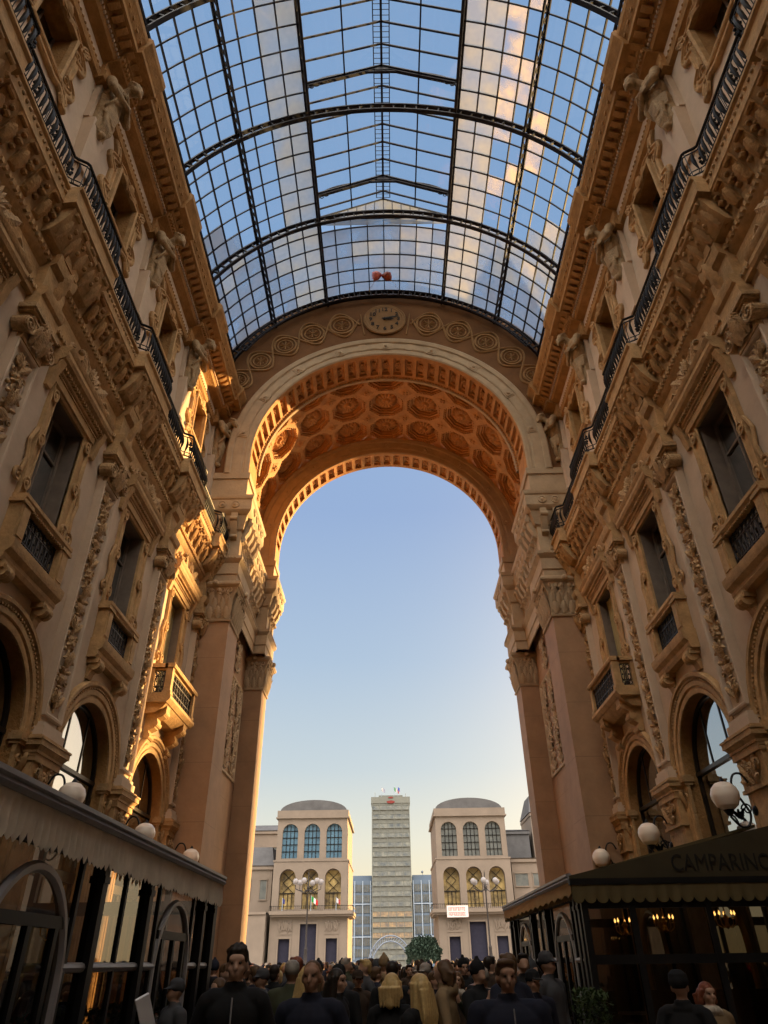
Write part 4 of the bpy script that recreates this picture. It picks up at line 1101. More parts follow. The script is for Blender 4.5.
m = MB(); m.add([(-LX, LAN_END, 30.3), (LX, LAN_END, 30.3), (LX, LAN_END, EZ), (0, LAN_END, RZ), (-LX, LAN_END, EZ)], [(0, 1, 2, 3, 4)]); gr('lantern_gable', m, 'glass_sooty', 0)
m = MB()
for i in range(-7, 8): m.bar((i*.42, LAN_END-.03, 30.75), (i*.42, LAN_END-.03, RZ-(RZ-EZ)*abs(i*.42)/LX), .04, .04, up=(0, 1, 0))
m.bar((-LX, LAN_END-.03, 30.8), (LX, LAN_END-.03, 30.8), .06, .08, up=(0, 1, 0)); gr('gable_bars', m, 'roof_iron')
# catwalk rail against the tympanum
m = MB()
for z in (29.75, 30.1): 
    m.tube([vp(a, 22.7, z-VZ) for a in [math.radians(-60+120*i/40) for i in range(41)]], .045, 5)
for i in range(60):
    a = math.radians(-60+120*i/59); m.bar(vp(a, 22.7, 29.75-VZ), vp(a, 22.7, 30.1-VZ), .04, .05, up=(0, 1, 0))
gr('catwalk_rail', m, 'roof_iron')

# two lost balloons under the roof
def balloon(x, y, z, c1, c2, lab, tilt):
    b = empty('balloon', (x, y, z), lab, 'balloon', 'lost balloons under the glass roof', rot=(0, tilt, 0))
    m = MB(); m.lathe([(.01, -.30), (.06, -.24), (.17, -.10), (.22, .05), (.20, .18), (.12, .27), (.01, .30)], (0, 0, 0), 18)
    m.sphere((.12, 0, .16), .14, 10, 8); m.sphere((-.12, 0, .16), .14, 10, 8)
    m.build('balloon_skin', mat('foil_'+lab.split()[0], c1, .3, .2, spec=.6, var=.3, scale=9, col2=c2), b)
    m = MB(); m.lathe([(.035, -.34), (.02, -.31), (.03, -.28)], (0, 0, 0), 8); m.tube([(0, 0, -.33), (.05, 0, -.6), (-.04, .02, -.9), (.02, 0, -1.2)], .008, 4); m.build('ribbon', M['mural_line'], b)
balloon(-.42, 21.9, 30.15, (.62, .03, .02), (.55, .25, .22), 'red and white balloon caught under the roof glass above the clock, left of the other', .3)
balloon(.18, 21.9, 30.10, (.35, .05, .015), (.2, .03, .01), 'dark red balloon caught under the roof glass above the clock, right of the other', -.5)

# ------------------------------------------------------------------ globe lamps on the pillars
def lamp(s, b, side, rank, twin=False):
    X = s*(7.25-.42)
    r = empty('globe_lamp', (X, b, 4.34 if s < 0 else 4.17), 'white globe lamp on iron bracket, %s wall, %s' % (side, rank), 'lamp')
    gx = s*6.32 - X; gz = .12
    m = MB(); m.lathe([(.01, -.24), (.10, -.22), (.18, -.16), (.235, -.04), (.24, .04), (.21, .13), (.13, .21), (.01, .245)], (gx, 0, gz), 24); m.v = [Vector(((v.x-gx)*1.1+gx, v.y*1.1, (v.z-gz)*1.1+gz)) for v in m.v]; m.build('globe', M['globe'], r)
    m = MB(); m.lathe([(.01, -.36), (.05, -.34), (.09, -.27), (.11, -.20), (.05, -.22)], (gx, 0, gz), 14); m.lathe([(.01, .24), (.05, .24), (.05, .27), (.02, .33), (.01, .34)], (gx, 0, gz), 10)
    m.build('globe_cup', M['iron'], r)
    m = MB()
    m.tube(smooth_pts([(0, 0, .35), (-s*.10, 0, .52), (-s*.26, 0, .50), (-s*.33, 0, .28), (-s*.20, 0, .0), (-s*.12, 0, -.20), (-s*.20, 0, -.40), (-s*.36, 0, -.42), (gx, 0, gz-.36)]), .022, 6)
    q = [(-s*(.16+.11*(1-e/20)*math.cos(e*.55)), 0, -.12+.11*(1-e/20)*math.sin(e*.55)) for e in range(21)]; m.tube(q, .016, 5)
    q = [(-s*(.30+.08*(1-e/16)*math.cos(e*.6)), 0, .14+.08*(1-e/16)*math.sin(e*.6)) for e in range(17)]; m.tube(q, .014, 5)
    m.tube([(-s*.05, 0, -.2), (0, 0, -.14)], .03, 6)
    for k in range(3): leaf(m, (-s*.3, 0, -.30), (-s*(.22+.10*k), .05*(k-1), -.08), .09, .03, mid=(0, 1, 0))
    m.build('bracket', M['iron'], r)
    m = MB(); m.lathe([(.01, 0), (.09, 0), (.09, .02), (.05, .05), (.01, .06)], (0, 0, -.15), 14, ax='x'); m.v = [Vector((-s*abs(v.x), v.y, v.z)) for v in m.v]; m.build('wall_plate', M['iron'], r)
for i, b in enumerate(BND[::-1][:4]):
    lamp(-1, b, 'left', ORD[i]); lamp(1, b, 'right', ORD[i])
# ------------------------------------------------------------------ cafe pavilions
def fabric(name, c1, c2):
    return mat(name, c1, .9, var=.3, scale=1.2, col2=c2)
M['valance'] = fabric('striped_valance_cloth', (.85, .76, .62), (.55, .48, .38))
M['valance_tan'] = fabric('tan_valance_cloth', (.55, .40, .22), (.45, .32, .17))
M['valance_dark'] = fabric('olive_valance_cloth', (.115, .085, .035), (.09, .065, .028))
M['awning_cloth'] = fabric('dark_olive_awning', (.06, .046, .022), (.045, .035, .018))
M['leaf_green'] = mat('hedge_leaves', (.05, .085, .02), .7, var=.6, scale=14)
M['cafe_glass_dark'] = glass_clear('dark_cafe_glass', (.24, .21, .17), .07)
M['planter'] = mat('planter_wood', (.06, .04, .025), .6, var=.3)
def valance(m, pts, depth, pitch, kind, zt):
    """cloth strip along a plan polyline with pointed or round tabs, softly folded"""
    (xa, ya), (xb, yb) = pts; L_ = math.hypot(xb-xa, yb-ya); n = int(L_/pitch); dx, dy = (xb-xa)/L_, (yb-ya)/L_; nx, ny = -dy, dx
    sub = 8; cols = []
    for i in range(n*sub+1):
        t = i/sub; f = t % 1.0; 
        if kind == 'point': b = 1 - abs(f-.5)*2; drop = depth*(.62 + .38*b)
        else: b = math.sin(PI*f)**.6 if 0 < f < 1 else 0; drop = depth*(.72+.28*b)
        wv = .018*math.sin(2*PI*t) + .012*math.sin(5.1*t)
        x = xa+dx*t*L_/n; y = ya+dy*t*L_/n
        cols.append([(x+nx*(wv*k/3), y+ny*(wv*k/3), zt-drop*k/3) for k in range(4)])
    back = [[(p[0]+nx*.006, p[1]+ny*.006, p[2]) for p in c] for c in cols]
    m.loft(cols, closed=False); m.loft([c[::-1] for c in back], closed=False)
def pavilion(s, y0, y1, side, centres, posts, label, front_y):
    xe = s*3.18 if s < 0 else 3.12; xp = s*3.30; xw = s*6.75; ze, zw = (2.94, 3.72) if s < 0 else (2.92, 3.74)
    r = empty('cafe_pavilion', (s*5, (y0+y1)/2, 0), label, 'cafe pavilion'); O = Vector((-s*5, -(y0+y1)/2, 0))
    def pv(name, m, mt, smooth=.5, parent=None):
        m.v = [v+O for v in m.v]; return m.build(name, M[mt] if isinstance(mt, str) else mt, parent or r, smooth)
    m = MB(); q = [(xe, ze), (xw, zw), (xw, zw+.05), (xe, ze+.05)]
    m.loft([[(x, y, z) for x, z in q] for y in (y0, y1)]); pv('roof', m, 'valance_dark' if s > 0 else 'dark_metal', 0)
    m = MB()
    prof = [(xe+s*.06, ze-.04), (xe-s*.02, ze-.04), (xe-s*.05, ze), (xe-s*.03, ze+.03), (xe-s*.06, ze+.05), (xe-s*.06, ze+.09), (xe+s*.02, ze+.10), (xe+s*.06, ze+.06)]
    m.loft([[(x, y, z) for x, z in prof] for y in (y0, y1)]); pv('gutter', m, 'gutter')
    m = MB(); valance(m, ((xe, y0+.02), (xe, y1-.02)), .36 if s < 0 else .30, .125 if s < 0 else .12, 'point', ze-.03); pv('valance', m, 'valance' if s < 0 else 'valance_tan')
    m = MB(); m.box(xp-.05, xp+.05, y0, y1, 2.62, 2.80); pv('head_beam', m, 'iron')
    for y in posts:
        m = MB(); m.bevbox(xp-.07, xp+.07, y-.07, y+.07, 0, 2.9, .015); m.box(xp-.09, xp+.09, y-.09, y+.09, 0, .25); m.box(xp-.085, xp+.085, y-.085, y+.085, 2.45, 2.52); pv('post', m, 'iron')
    ys = sorted(posts)
    for c in centres:
        for y in (c-.95, c+.95):
            m = MB(); m.box(xp-.025, xp+.025, y-.03, y+.03, 0, 2.7); pv('mullion', m, 'iron')
        m = MB(); R = .86
        pts = [(xp, c-R, .1), (xp, c-R, .9)] + [(xp, c-R*math.cos(t), 1.60+R*math.sin(t)) for t in [PI*i/20 for i in range(21)]] + [(xp, c+R, .9), (xp, c+R, .1)]
        m.tube(pts, .05, 6); pv('arched_door_frame', m, 'gutter')
        m = MB(); m.box(xp-.03, xp+.03, c-.82, c+.82, 2.0, 2.10); m.box(xp-.03, xp+.03, c-.04, c+.04, .1, 2.0)
        for sg in (-1, 1): m.box(xp-.03, xp+.03, c+sg*.58-.04, c+sg*.58+.04, .1, 2.0)
        m.box(xp-.025, xp+.025, c-.58, c+.58, .1, .45)
        pv('door_leaf', m, 'iron')
    for a, b in zip(ys[:-1], ys[1:]):
        if not any(a < c < b for c in centres) and b-a > 1:
            m = MB(); m.box(xp-.025, xp+.025, (a+b)/2-.03, (a+b)/2+.03, 0, 2.7); pv('mullion', m, 'iron')
    for a, b in zip(ys[:-1], ys[1:]):
        cc = [c for c in centres if a < c < b]
        for e0, e1 in ([(a, cc[0]-.86), (cc[0]+.86, b)] if cc else [(a, b)]):
            m = MB(); m.tube([(xp, e0, 1.69), (xp, e1, 1.69)], .045, 8); pv('rail', m, 'gutter')
    m = MB(); m.box(xp-.04, xp+.04, y0+.1, y1-.1, 0, .5); pv('kick_panel', m, 'iron')
    for a, b in zip(ys[:-1], ys[1:]):
        m = MB(); m.add([(xp, a+.07, .5), (xp, b-.07, .5), (xp, b-.07, 2.62), (xp, a+.07, 2.62)], [(0, 1, 2, 3)]); pv('glass_pane', m, 'cafe_glass', 0)
    # the two ends
    for ye, fr in ((y0, s > 0), (y1, False)):
        xs = [s*3.3, s*4.15, s*5.5, s*6.6]
        for x in xs:
            m = MB(); m.box(x-.05, x+.05, ye-.05, ye+.05, 0, 2.95 + .2*abs(x-s*3.18)); pv('end_post', m, 'iron')
        m = MB(); m.box(xs[0], xs[-1], ye-.045, ye+.045, 1.62, 1.76); m.box(xs[0], xs[-1], ye-.045, ye+.045, 2.45, 2.66); m.box(xs[0], xs[-1], ye-.045, ye+.045, 0, .5)
        pv('end_rail', m, 'iron')
        if not fr or True:
            for xa, xb in zip(xs[:-1], xs[1:]):
                m = MB(); m.add([(xa, ye, .5), (xb, ye, .5), (xb, ye, 2.5), (xa, ye, 2.5)], [(0, 1, 2, 3)]); pv('end_pane', m, 'cafe_glass_dark' if (fr and s > 0) else 'cafe_glass', 0)
    return r, pv
rl, pvl = pavilion(-1, .6, 14.05, 'left', (2.2, 6.9, 11.6), (.7, 3.7, 5.4, 8.4, 10.1, 13.1, 13.85), 'black framed glass cafe pavilion with a striped scalloped valance on the left side', None)
rr_, pvr = pavilion(1, 14.1, 22.9, 'right', (16.05, 20.7), (14.3, 14.6, 17.5, 19.3, 22.1, 22.75), 'black framed glass cafe pavilion with a lettered olive awning on the right side', 14.1)
# front of the right pavilion: olive cloth gable with lettering, dark band and scallops
m = MB(); m.hexa([(3.10, 14.06, 2.90), (3.10, 14.02, 2.90), (7.2, 14.02, 2.90), (7.2, 14.06, 2.90), (3.10, 14.06, 2.97), (3.10, 14.02, 2.97), (7.2, 14.02, 3.80), (7.2, 14.06, 3.80)]); pvr('awning_gable', m, 'awning_cloth', 0)
m = MB(); m.box(3.08, 7.2, 13.98, 14.08, 2.82, 2.92); pvr('awning_beam', m, 'iron')
m = MB(); valance(m, ((7.2, 14.0), (3.1, 14.0)), .30, .215, 'round', 2.83); pvr('front_valance', m, 'valance_dark')
lt = text_mesh('CAMPARINO', .40, 'awning_lettering', mat('lettering_black', (.012, .010, .007), .8), rr_, (0, 0, 0), (PI/2, 0, 0), ext=.004, align='LEFT', sx=.80, off=0)
lt.location = Vector((4.98, 14.005, 3.14)) + Vector((-5, -(14.1+22.9)/2, 0))
m = MB()
for a, b in ((3.4, 3.62), (4.2, 5.45), (5.55, 6.6)): m.box(a, b, 14.16, 14.2, .5, 1.25)
pvr('front_panel', m, 'dark_metal', 0)
# gilt arches of the cafe rooms, on the wall inside the right pavilion
for c in (15.2, 17.4, 19.6):
    pass
for i, c in enumerate((16.39, 21.07)):
    r = empty('mirror_arch', (6.72, c, 0), 'gilded arched mirror on the right cafe back wall, %s lettered front' % ('nearer the' if i == 0 else 'farther from the'), 'mirror', 'gilt arches inside the right cafe')
    m = MB(); R = .75
    prof = [(R, 0), (R, .06), (R+.06, .09), (R+.12, .06), (R+.14, 0)]
    rings = [[(-o_, -rr2, .1) for rr2, o_ in prof]] + [[(-o_, -rr2*math.cos(t), 1.9+rr2*math.sin(t)) for rr2, o_ in prof] for t in [PI*k/20 for k in range(21)]] + [[(-o_, rr2, .1) for rr2, o_ in prof]]
    m.loft(rings, closed=False); m.build('gilt_frame', mat('gilding', (.6, .38, .12), .35, .7, var=.3), r)
    m = MB(); m.poly([(-R, .1)] + [(-R*math.cos(PI*k/20), 1.9+R*math.sin(PI*k/20)) for k in range(21)] + [(R, .1)], z=lambda p: (-.02, p[0], p[1])); m.build('mirror_glass', M['window_glass'], r)
def sconce(x, y, z, lab, s):
    r = empty('candle_chandelier', (x, y, z), lab, 'lamp')
    m = MB(); m.tube([(0, 0, .55), (0, 0, .1)], .012, 6); m.lathe([(.01, -.12), (.05, -.08), (.03, 0), (.06, .06), (.015, .12)], (0, 0, 0), 10)
    for k in range(5):
        a = 2*PI*k/5; c, d = math.cos(a), math.sin(a)
        m.tube([(0, 0, -.05), (c*.09, d*.09, -.10), (c*.17, d*.17, -.04), (c*.18, d*.18, .03)], .010, 5); m.lathe([(.01, 0), (.03, .01), (.012, .02), (.012, .07)], (c*.18, d*.18, .03), 8)
    m.build('brass_frame', mat('brass', (.7, .42, .12), .3, .9), r)
    for k in range(5):
        a = 2*PI*k/5; m = MB(); m.lathe([(.004, 0), (.018, .02), (.02, .035), (.002, .08)], (math.cos(a)*.18, math.sin(a)*.18, .10), 8); m.build('candle_bulb', M['bulb'], r)
for i, (x, y, z, lab) in enumerate([(4.35, 15.4, 2.18, 'small brass candle chandelier glowing in the right cafe, left of three'), (5.05, 15.2, 2.22, 'small brass candle chandelier glowing in the right cafe, middle of three'), (6.15, 15.0, 2.26, 'small brass candle chandelier glowing in the right cafe, right of three'),
    (-4.9, 8.2, 2.15, 'added candle chandelier for an orange reflection in the left cafe, nearest the viewer'), (-4.7, 10.8, 2.1, 'added candle chandelier for an orange reflection in the left cafe, farther back')]):  # left cafe pair added to stand in for orange reflections in the glass
    sconce(x, y, z, lab, 1)
# planters with shrubs behind the glass
def shrub(m, w_, d_, h, n, rd):
    for i in range(n):
        x = rd.uniform(-w_, w_); y = rd.uniform(-d_, d_); z = h*rd.random()**.7; ln = rd.uniform(.05, .10); a = rd.uniform(0, 2*PI); el = rd.uniform(-.2, 1.2)
        d = Vector((math.cos(a)*math.cos(el), math.sin(a)*math.cos(el), math.sin(el))); b = Vector((x, y, z)); sd = d.cross(Vector((0, 0, 1))).normalized()*ln*.32
        m.add([b, b+d*ln*.5+sd, b+d*ln, b+d*ln*.5-sd], [(0, 1, 2, 3)])
def planter(x, y, lab, seed, L_=.55):
    rd = random.Random(seed); r = empty('planter', (x, y, 0), lab, 'planter', 'planted boxes along the cafe glass')
    m = MB(); m.bevbox(-.17, .17, -L_, L_, 0, .62, .02); m.box(-.19, .19, -L_-.02, L_+.02, .58, .64); m.build('box', M['planter'], r)
    m = MB(); shrub(m, .2, L_, .62, 900, rd); m.v = [v+Vector((0, 0, .66)) for v in m.v]; m.build('shrub', M['leaf_green'], r, 0)
for i, y in enumerate((6.3, 7.7, 9.25, 10.9, 12.4, 13.5)):
    planter(-3.62, y, 'planter box with leafy shrub behind left cafe glass, %s from its far corner' % ['sixth', 'fifth', 'fourth', 'third', 'second', 'first'][i], i, .5 if i < 5 else .3)
for i, (x, y) in enumerate(((3.0, 13.3), (3.62, 16.0), (3.62, 18.4), (3.62, 20.7))):
    planter(x, y, ['low planter box with a shrub in front of the right cafe corner', 'planter box with a shrub behind the first arch of the right cafe', 'planter box with a shrub between the arches of the right cafe', 'planter box with a shrub behind the far arch of the right cafe'][i], 20+i)
# round cafe tables inside
for i, (x, y) in enumerate(((-5.0, 7.0), (-4.6, 9.3), (-5.1, 11.5), (4.9, 15.6), (5.0, 18.0))):
    r = empty('cafe_table', (x, y, 0), 'small round cafe table inside the %s cafe, %s' % ('left' if x < 0 else 'right', ['nearest the viewer', 'second from the viewer', 'third from the viewer', 'nearest the lettered front', 'second from the lettered front'][i]), 'table')
    m = MB(); m.lathe([(.01, .72), (.36, .72), (.37, .735), (.36, .75), (.01, .75)], n=24); m.build('table_top', M['grey_stone'], r)
    m = MB(); m.lathe([(.01, 0), (.2, 0), (.2, .02), (.04, .06), (.03, .70), (.08, .72), (.01, .72)], n=16); m.build('pedestal', M['iron'], r)
# tilted menu board
r = empty('menu_stand', (-1.93, 6.2, 0), 'white menu board on a black stand beside the left cafe', 'menu stand', rot=(0, 0, .5))
m = MB(); m.lathe([(.01, 0), (.18, 0), (.18, .02), (.02, .05), (.018, 1.30), (.01, 1.31)], n=14); m.tube([(0, 0, 1.26), (.16, .0, 1.30), (.26, 0, 1.31)], .012, 6); m.build('stand', M['iron'], r)
m = MB(Matrix.Translation((0, -.02, 1.36)) @ Matrix.Rotation(-.45, 4, 'Y') @ Matrix.Rotation(.3, 4, 'X')); m.bevbox(-.05, .05, -.012, .012, -.18, .18, .006); m.build('board', mat('menu_white', (.85, .88, .95), .3, spec=.6), r)
# ------------------------------------------------------------------ the square beyond the arch
def panel_mat(name, c1, c2, r=.4, sc_=.25): return mat(name, c1, r, var=.3, scale=sc_, col2=c2, spec=.5)
M['blue_glass'] = panel_mat('blue_tower_glass', (.10, .21, .30), (.05, .12, .19), .3, .3)
M['grey_glass'] = panel_mat('grey_tower_glass', (.16, .17, .16), (.07, .08, .08), .3, .5)
M['warm_glass'] = mat('loggia_glass', (.62, .46, .18), .4, var=.85, scale=.35, col2=(.06, .045, .03))
M['door_dark'] = mat('dark_blue_door', (.035, .035, .055), .8, var=.2, spec=.05)
M['band_glass'] = mat('office_band_glass', (.34, .35, .30), .3, var=.5, scale=.45, col2=(.07, .10, .14), spec=.5)
M['band_warm'] = mat('painted_sun_band_glass', (.58, .40, .20), .3, var=.7, scale=.5, col2=(.10, .11, .14), spec=.5)  # warm sun reflection on the lower floors put into the glass colour
M['office'] = mat('office_cladding', (.19, .20, .18), .7, var=.12, scale=.2)
M['office_low'] = mat('office_low_cladding', (.13, .18, .25), .7, var=.12, scale=.2)
M['white_fin'] = mat('white_fins', (.34, .42, .52), .6)
M['ochre_far'] = mat('pale_limestone', (.235, .192, .155), .85, var=.2, scale=.25, bump=.1)
def arched(c, w_, z0, z1, n=14):
    R = w_/2; return [(c-R, z0)] + [(c-R*math.cos(PI*i/n), z1-R+R*math.sin(PI*i/n)) for i in range(n+1)] + [(c+R, z0)]
def museum(sx, X0, X1, lab, wing, glass_u, banner):
    """twin stone tower; X0 outer edge, X1 edge towards the gap (both signed)"""
    a, b = min(X0, X1), max(X0, X1); Y = 180; D = 24; cx = (a+b)/2
    r = empty('arcaded_tower', (cx, Y+D/2, 0), lab, 'building'); O = Vector((-cx, -Y-D/2, 0))
    def p(name, m, mt, smooth=.4, parent=None):
        m.v = [v+O for v in m.v]; return m.build(name, M[mt], parent or r, smooth)
    xc = [cx-5.3, cx, cx+5.3]; W = 3.75
    inn = b if sx < 0 else a                                # the side seen from the gap
    m = MB()
    up = [arched(c, W, 22.5, 30.0) for c in xc]; lo = [arched(c, W, 12.0, 20.2) for c in xc]
    m.poly([(a, 21.9), (b, 21.9), (b, 32.3), (a, 32.3)], up, z=lambda q: (q[0], Y, q[1]))
    m.poly([(a-.3, 0), (b+.3, 0), (b+.3, 21.9), (a-.3, 21.9)], lo + [[(cx-1.85, .1), (cx+1.85, .1), (cx+1.85, 9.1), (cx-1.85, 9.1)]] + [[(c-1.25, .1), (c+1.25, .1), (c+1.25, 6.3), (c-1.25, 6.3)] for c in (xc[0], xc[2])], z=lambda q: (q[0], Y-.5, q[1]))
    for h in up: m.loft([[(u, Y, v) for u, v in h+[h[0]]], [(u, Y+.9, v) for u, v in h+[h[0]]]], closed=False)
    for h in lo: m.loft([[(u, Y-.5, v) for u, v in h+[h[0]]], [(u, Y+1.6, v) for u, v in h+[h[0]]]], closed=False)
    m.box(a+.02, b-.02, Y+1.5, Y+D, 20, 32.3); m.box(a-.28, b+.28, Y+2, Y+D, 0, 21.88)
    for x in (a-.0, b+.0): m.add([(x, Y, 21.9), (x, Y+2, 21.9), (x, Y+2, 32.3), (x, Y, 32.3)], [(0, 1, 2, 3)])
    for x in (a-.3, b+.3): m.add([(x, Y-.5, 0), (x, Y+2.2, 0), (x, Y+2.2, 21.9), (x, Y-.5, 21.9)], [(0, 1, 2, 3)])
    p('stone_wall', m, 'ochre_far')
    m = MB(); m.box(a-.5, b+.5, Y-.5, Y+D+.3, 31.2, 31.5); m.box(a-.25, b+.25, Y-.3, Y+D+.2, 31.5, 33.0); m.box(a-.45, b+.45, Y-.65, Y+D, 21.75, 22.1); p('cornice', m, 'ochre_far')
    m = MB(); rings = []
    for i in range(17):
        t = PI*i/16; rings.append([(cx-8.2*math.cos(t), Y+1, 33.0+2.6*math.sin(t)), (cx-8.2*math.cos(t), Y+D-1, 33.0+2.6*math.sin(t))])
    m.loft(rings, closed=False); m.poly([(cx-8.2*math.cos(PI*i/16), 33+2.6*math.sin(PI*i/16)) for i in range(17)][::-1], z=lambda q: (q[0], Y+1, q[1])); p('barrel_roof', m, 'slate')
    for i, c in enumerate(xc):
        m = MB(); m.poly(arched(c, W, 22.5, 30), z=lambda q: (q[0], Y+.8, q[1])); w_ = p('upper_window', m, glass_u, 0)
        m = MB()
        for u in (-.9, 0, .9): m.box(c+u-.07, c+u+.07, Y+.6, Y+.75, 22.5, 29.7)
        for z in (24.0, 25.5, 27.0, 28.5): m.box(c-W/2, c+W/2, Y+.6, Y+.75, z-.06, z+.06)
        m.v = [v for v in m.v]; p('glazing_bars', m, 'iron', parent=w_)
        m = MB(); m.poly(arched(c, W, 12.0, 20.2), z=lambda q: (q[0], Y+1.55, q[1])); w_ = p('loggia_window', m, 'warm_glass', 0)
        m = MB()
        for u in (-.9, 0, .9): m.box(c+u-.06, c+u+.06, Y+1.3, Y+1.4, 12, 15.2)
        m.box(c-W/2, c+W/2, Y+1.3, Y+1.4, 15.2, 15.4)
        for q in (-1, 1):
            for zz in (15.4, 17.5): m.bar((c-q*1.2, Y+1.3, zz), (c+q*1.2, Y+1.3, zz+2.1), .12, .12)
        p('lattice', m, 'iron', parent=w_)
    for c, w2, h in ((cx, 3.7, 9.1), (xc[0], 2.5, 6.3), (xc[2], 2.5, 6.3)):
        m = MB(); m.box(c-w2/2, c+w2/2, Y+.2, Y+.5, 0, h); p('door', m, 'door_dark'); m = MB()
        m.box(c-w2/2-.35, c-w2/2, Y-.7, Y-.3, 0, h+.35); m.box(c+w2/2, c+w2/2+.35, Y-.7, Y-.3, 0, h+.35); m.box(c-w2/2, c+w2/2, Y-.7, Y-.3, h, h+.35); p('door_surround', m, 'ochre_far')
    for c in (xc[0], xc[2]):
        rd = random.Random(int(c*7)); m = MB()
        m.box(c-1.7, c+1.7, Y-.62, Y-.5, 7.1, 10.4)
        for k in range(9):
            x = c-1.4+.35*k; z = 7.4+rd.random()*.6; m.sphere((x, Y-.7, z+1.6), .22, 7, 5); m.tube([(x, Y-.68, z+1.5), (x+rd.uniform(-.3, .3), Y-.7, z+.6), (x+rd.uniform(-.4, .4), Y-.68, z)], .18, 6, taper=[.25, .22, .1])
        p('relief_panel', m, 'ochre_far')
    m = MB(); ba, bb = (a-.4, b+1.6) if sx < 0 else (a-1.6, b+.4); m.box(ba, bb, Y-2.2, Y+D*.6, 10.9, 11.6); m.box(ba+.2, bb-.2, Y-1.8, Y+D*.6, 10.5, 10.9); p('balcony_slab', m, 'ochre_far')
    m = MB(); m.box(ba, bb, Y-2.1, Y-2.0, 12.5, 12.6)
    x = ba
    while x < bb: m.box(x-.03, x+.03, Y-2.1, Y-2.0, 11.6, 12.5); x += .45
    for x in (ba+.1, bb-.1): m.box(x-.06, x+.06, Y-2.1, Y+12, 12.45, 12.6)
    p('balcony_railing', m, 'iron')
    if banner:
        bn = MB(); bn.box(cx-6.9, cx-2.1, Y-2.32, Y-2.26, 9.9, 12.2); bo = bn.build('protest_banner', mat('banner_white', (.78, .66, .64), .8), None, 0); tag(bo, 'white banner with faded red writing hung from the right tower balcony', 'banner')
        bn = MB(); rd = random.Random(4)
        for row in range(2):
            x = cx-6.5
            while x < cx-2.7:
                w3 = rd.uniform(.16, .34); h3 = .62
                bn.box(x, x+.07, Y-2.36, Y-2.33, 11.2-row*.95, 11.2+h3-row*.95); bn.box(x, x+w3, Y-2.36, Y-2.33, 11.2+h3-.1-row*.95, 11.2+h3-row*.95)
                if rd.random() < .6: bn.box(x, x+w3*.8, Y-2.36, Y-2.33, 11.45-row*.95, 11.53-row*.95)
                if rd.random() < .5: bn.box(x, x+w3, Y-2.36, Y-2.33, 11.2-row*.95, 11.28-row*.95)
                x += w3+.12
        bn.build('faded_writing', mat('faded_red', (.55, .12, .10), .8), bo, 0)
    return r
museum(-1, -27.5, -10.65, 'pale stone tower with blue arched windows left of the grey skyscraper', -1, 'blue_glass', False)
museum(1, 10.65, 27.5, 'pale stone tower with grey arched windows right of the grey skyscraper', 1, 'grey_glass', True)
# flags on the balconies of the towers
def flag(x, y, z, h, cols, lab, nm='flag_pole', cat='flag', grp=None):
    r = empty(nm, (x, y, z), lab, cat, grp); m = MB(); m.tube([(0, 0, 0), (0, 0, h)], .06, 6); m.build('pole', M['white_fin'], r)
    for i, c in enumerate(cols):
        m = MB(); q = [[(.1+(i+k)*h*.16, .15*math.sin(3*(i+k)), h*(.95-.10*(i+k))), (.1+(i+k)*h*.16, .15*math.sin(3*(i+k)), h*(.60-.10*(i+k)))] for k in (0, .5, 1)]
        m.loft(q, closed=False); m.build('flag_stripe', mat('flag_cloth', c, .8), r)
flag(-25.0, 177.9, 11.6, 2.6, [(.04, .05, .2)], 'dark blue flag on the left tower balcony, leftmost')
flag(-18.5, 177.9, 11.6, 3.0, [(.02, .25, .05), (.7, .7, .7), (.5, .02, .02)], 'green white and red flag on the left tower balcony, middle')
flag(-12.8, 177.9, 11.6, 2.6, [(.6, .6, .62), (.4, .05, .05)], 'white and red flag on the left tower balcony, rightmost')
# grey skyscraper with its lower wings
r = empty('skyscraper', (-.1, 310, 0), 'grey glass skyscraper with small flags between the twin stone towers', 'building')
O = Vector((.1, -310, 0))
def sk(name, m, mt, smooth=.4, parent=None):
    m.v = [v+O for v in m.v]; return m.build(name, M[mt] if isinstance(mt, str) else mt, parent or r, smooth)
m = MB(); m.box(-7.8, 7.6, 300, 322, 0, 58.4); m.box(-8.1, 7.9, 299.8, 322, 56.2, 58.6); sk('tower_body', m, 'office')
NF = 16
for f in range(NF):
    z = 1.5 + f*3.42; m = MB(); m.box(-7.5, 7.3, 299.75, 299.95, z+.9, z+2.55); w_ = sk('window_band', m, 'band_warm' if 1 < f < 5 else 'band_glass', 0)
    m = MB()
    for k in range(26): x = -7.5+k*.592; m.box(x-.05, x+.05, 299.62, 299.8, z+.9, z+2.55)
    for k in range(6): x = -7.6+k*3.0; m.box(x-.14, x+.14, 299.58, 299.8, z, z+3.4)
    m.box(-7.6, 7.4, 299.6, 299.8, z+.78, z+.9); m.box(-7.6, 7.4, 299.6, 299.8, z+2.55, z+2.65); sk('mullions', m, 'office', parent=w_)
m = MB(); m.lathe([(.01, .1), (1.6, .1), (1.7, 0)], (0, 299.7, 56.6), 20, ax='y'); m.v = [Vector((v.x, v.y, 56.6+(v.z-56.6)*.35)) for v in m.v]; sk('red_emblem', m, mat('emblem_red', (.20, .035, .03), .7))
m = MB(); m.lathe([(.01, .1), (1.0, .1), (1.1, 0)], (0, 299.7, 58.3), 20, ax='y'); m.v = [Vector((v.x, v.y, 58.3+(v.z-58.3)*.3)) for v in m.v]; sk('red_emblem', m, mat('emblem_red', (.20, .035, .03), .7))
m = MB(); m.box(-5, 5, 304, 318, 58.6, 60.0); m.tube([(-6.5, 303, 58.6), (-6.5, 303, 61)], .08, 5); m.tube([(6.2, 303, 58.6), (6.2, 303, 60.5)], .08, 5); sk('roof_plant', m, 'office')
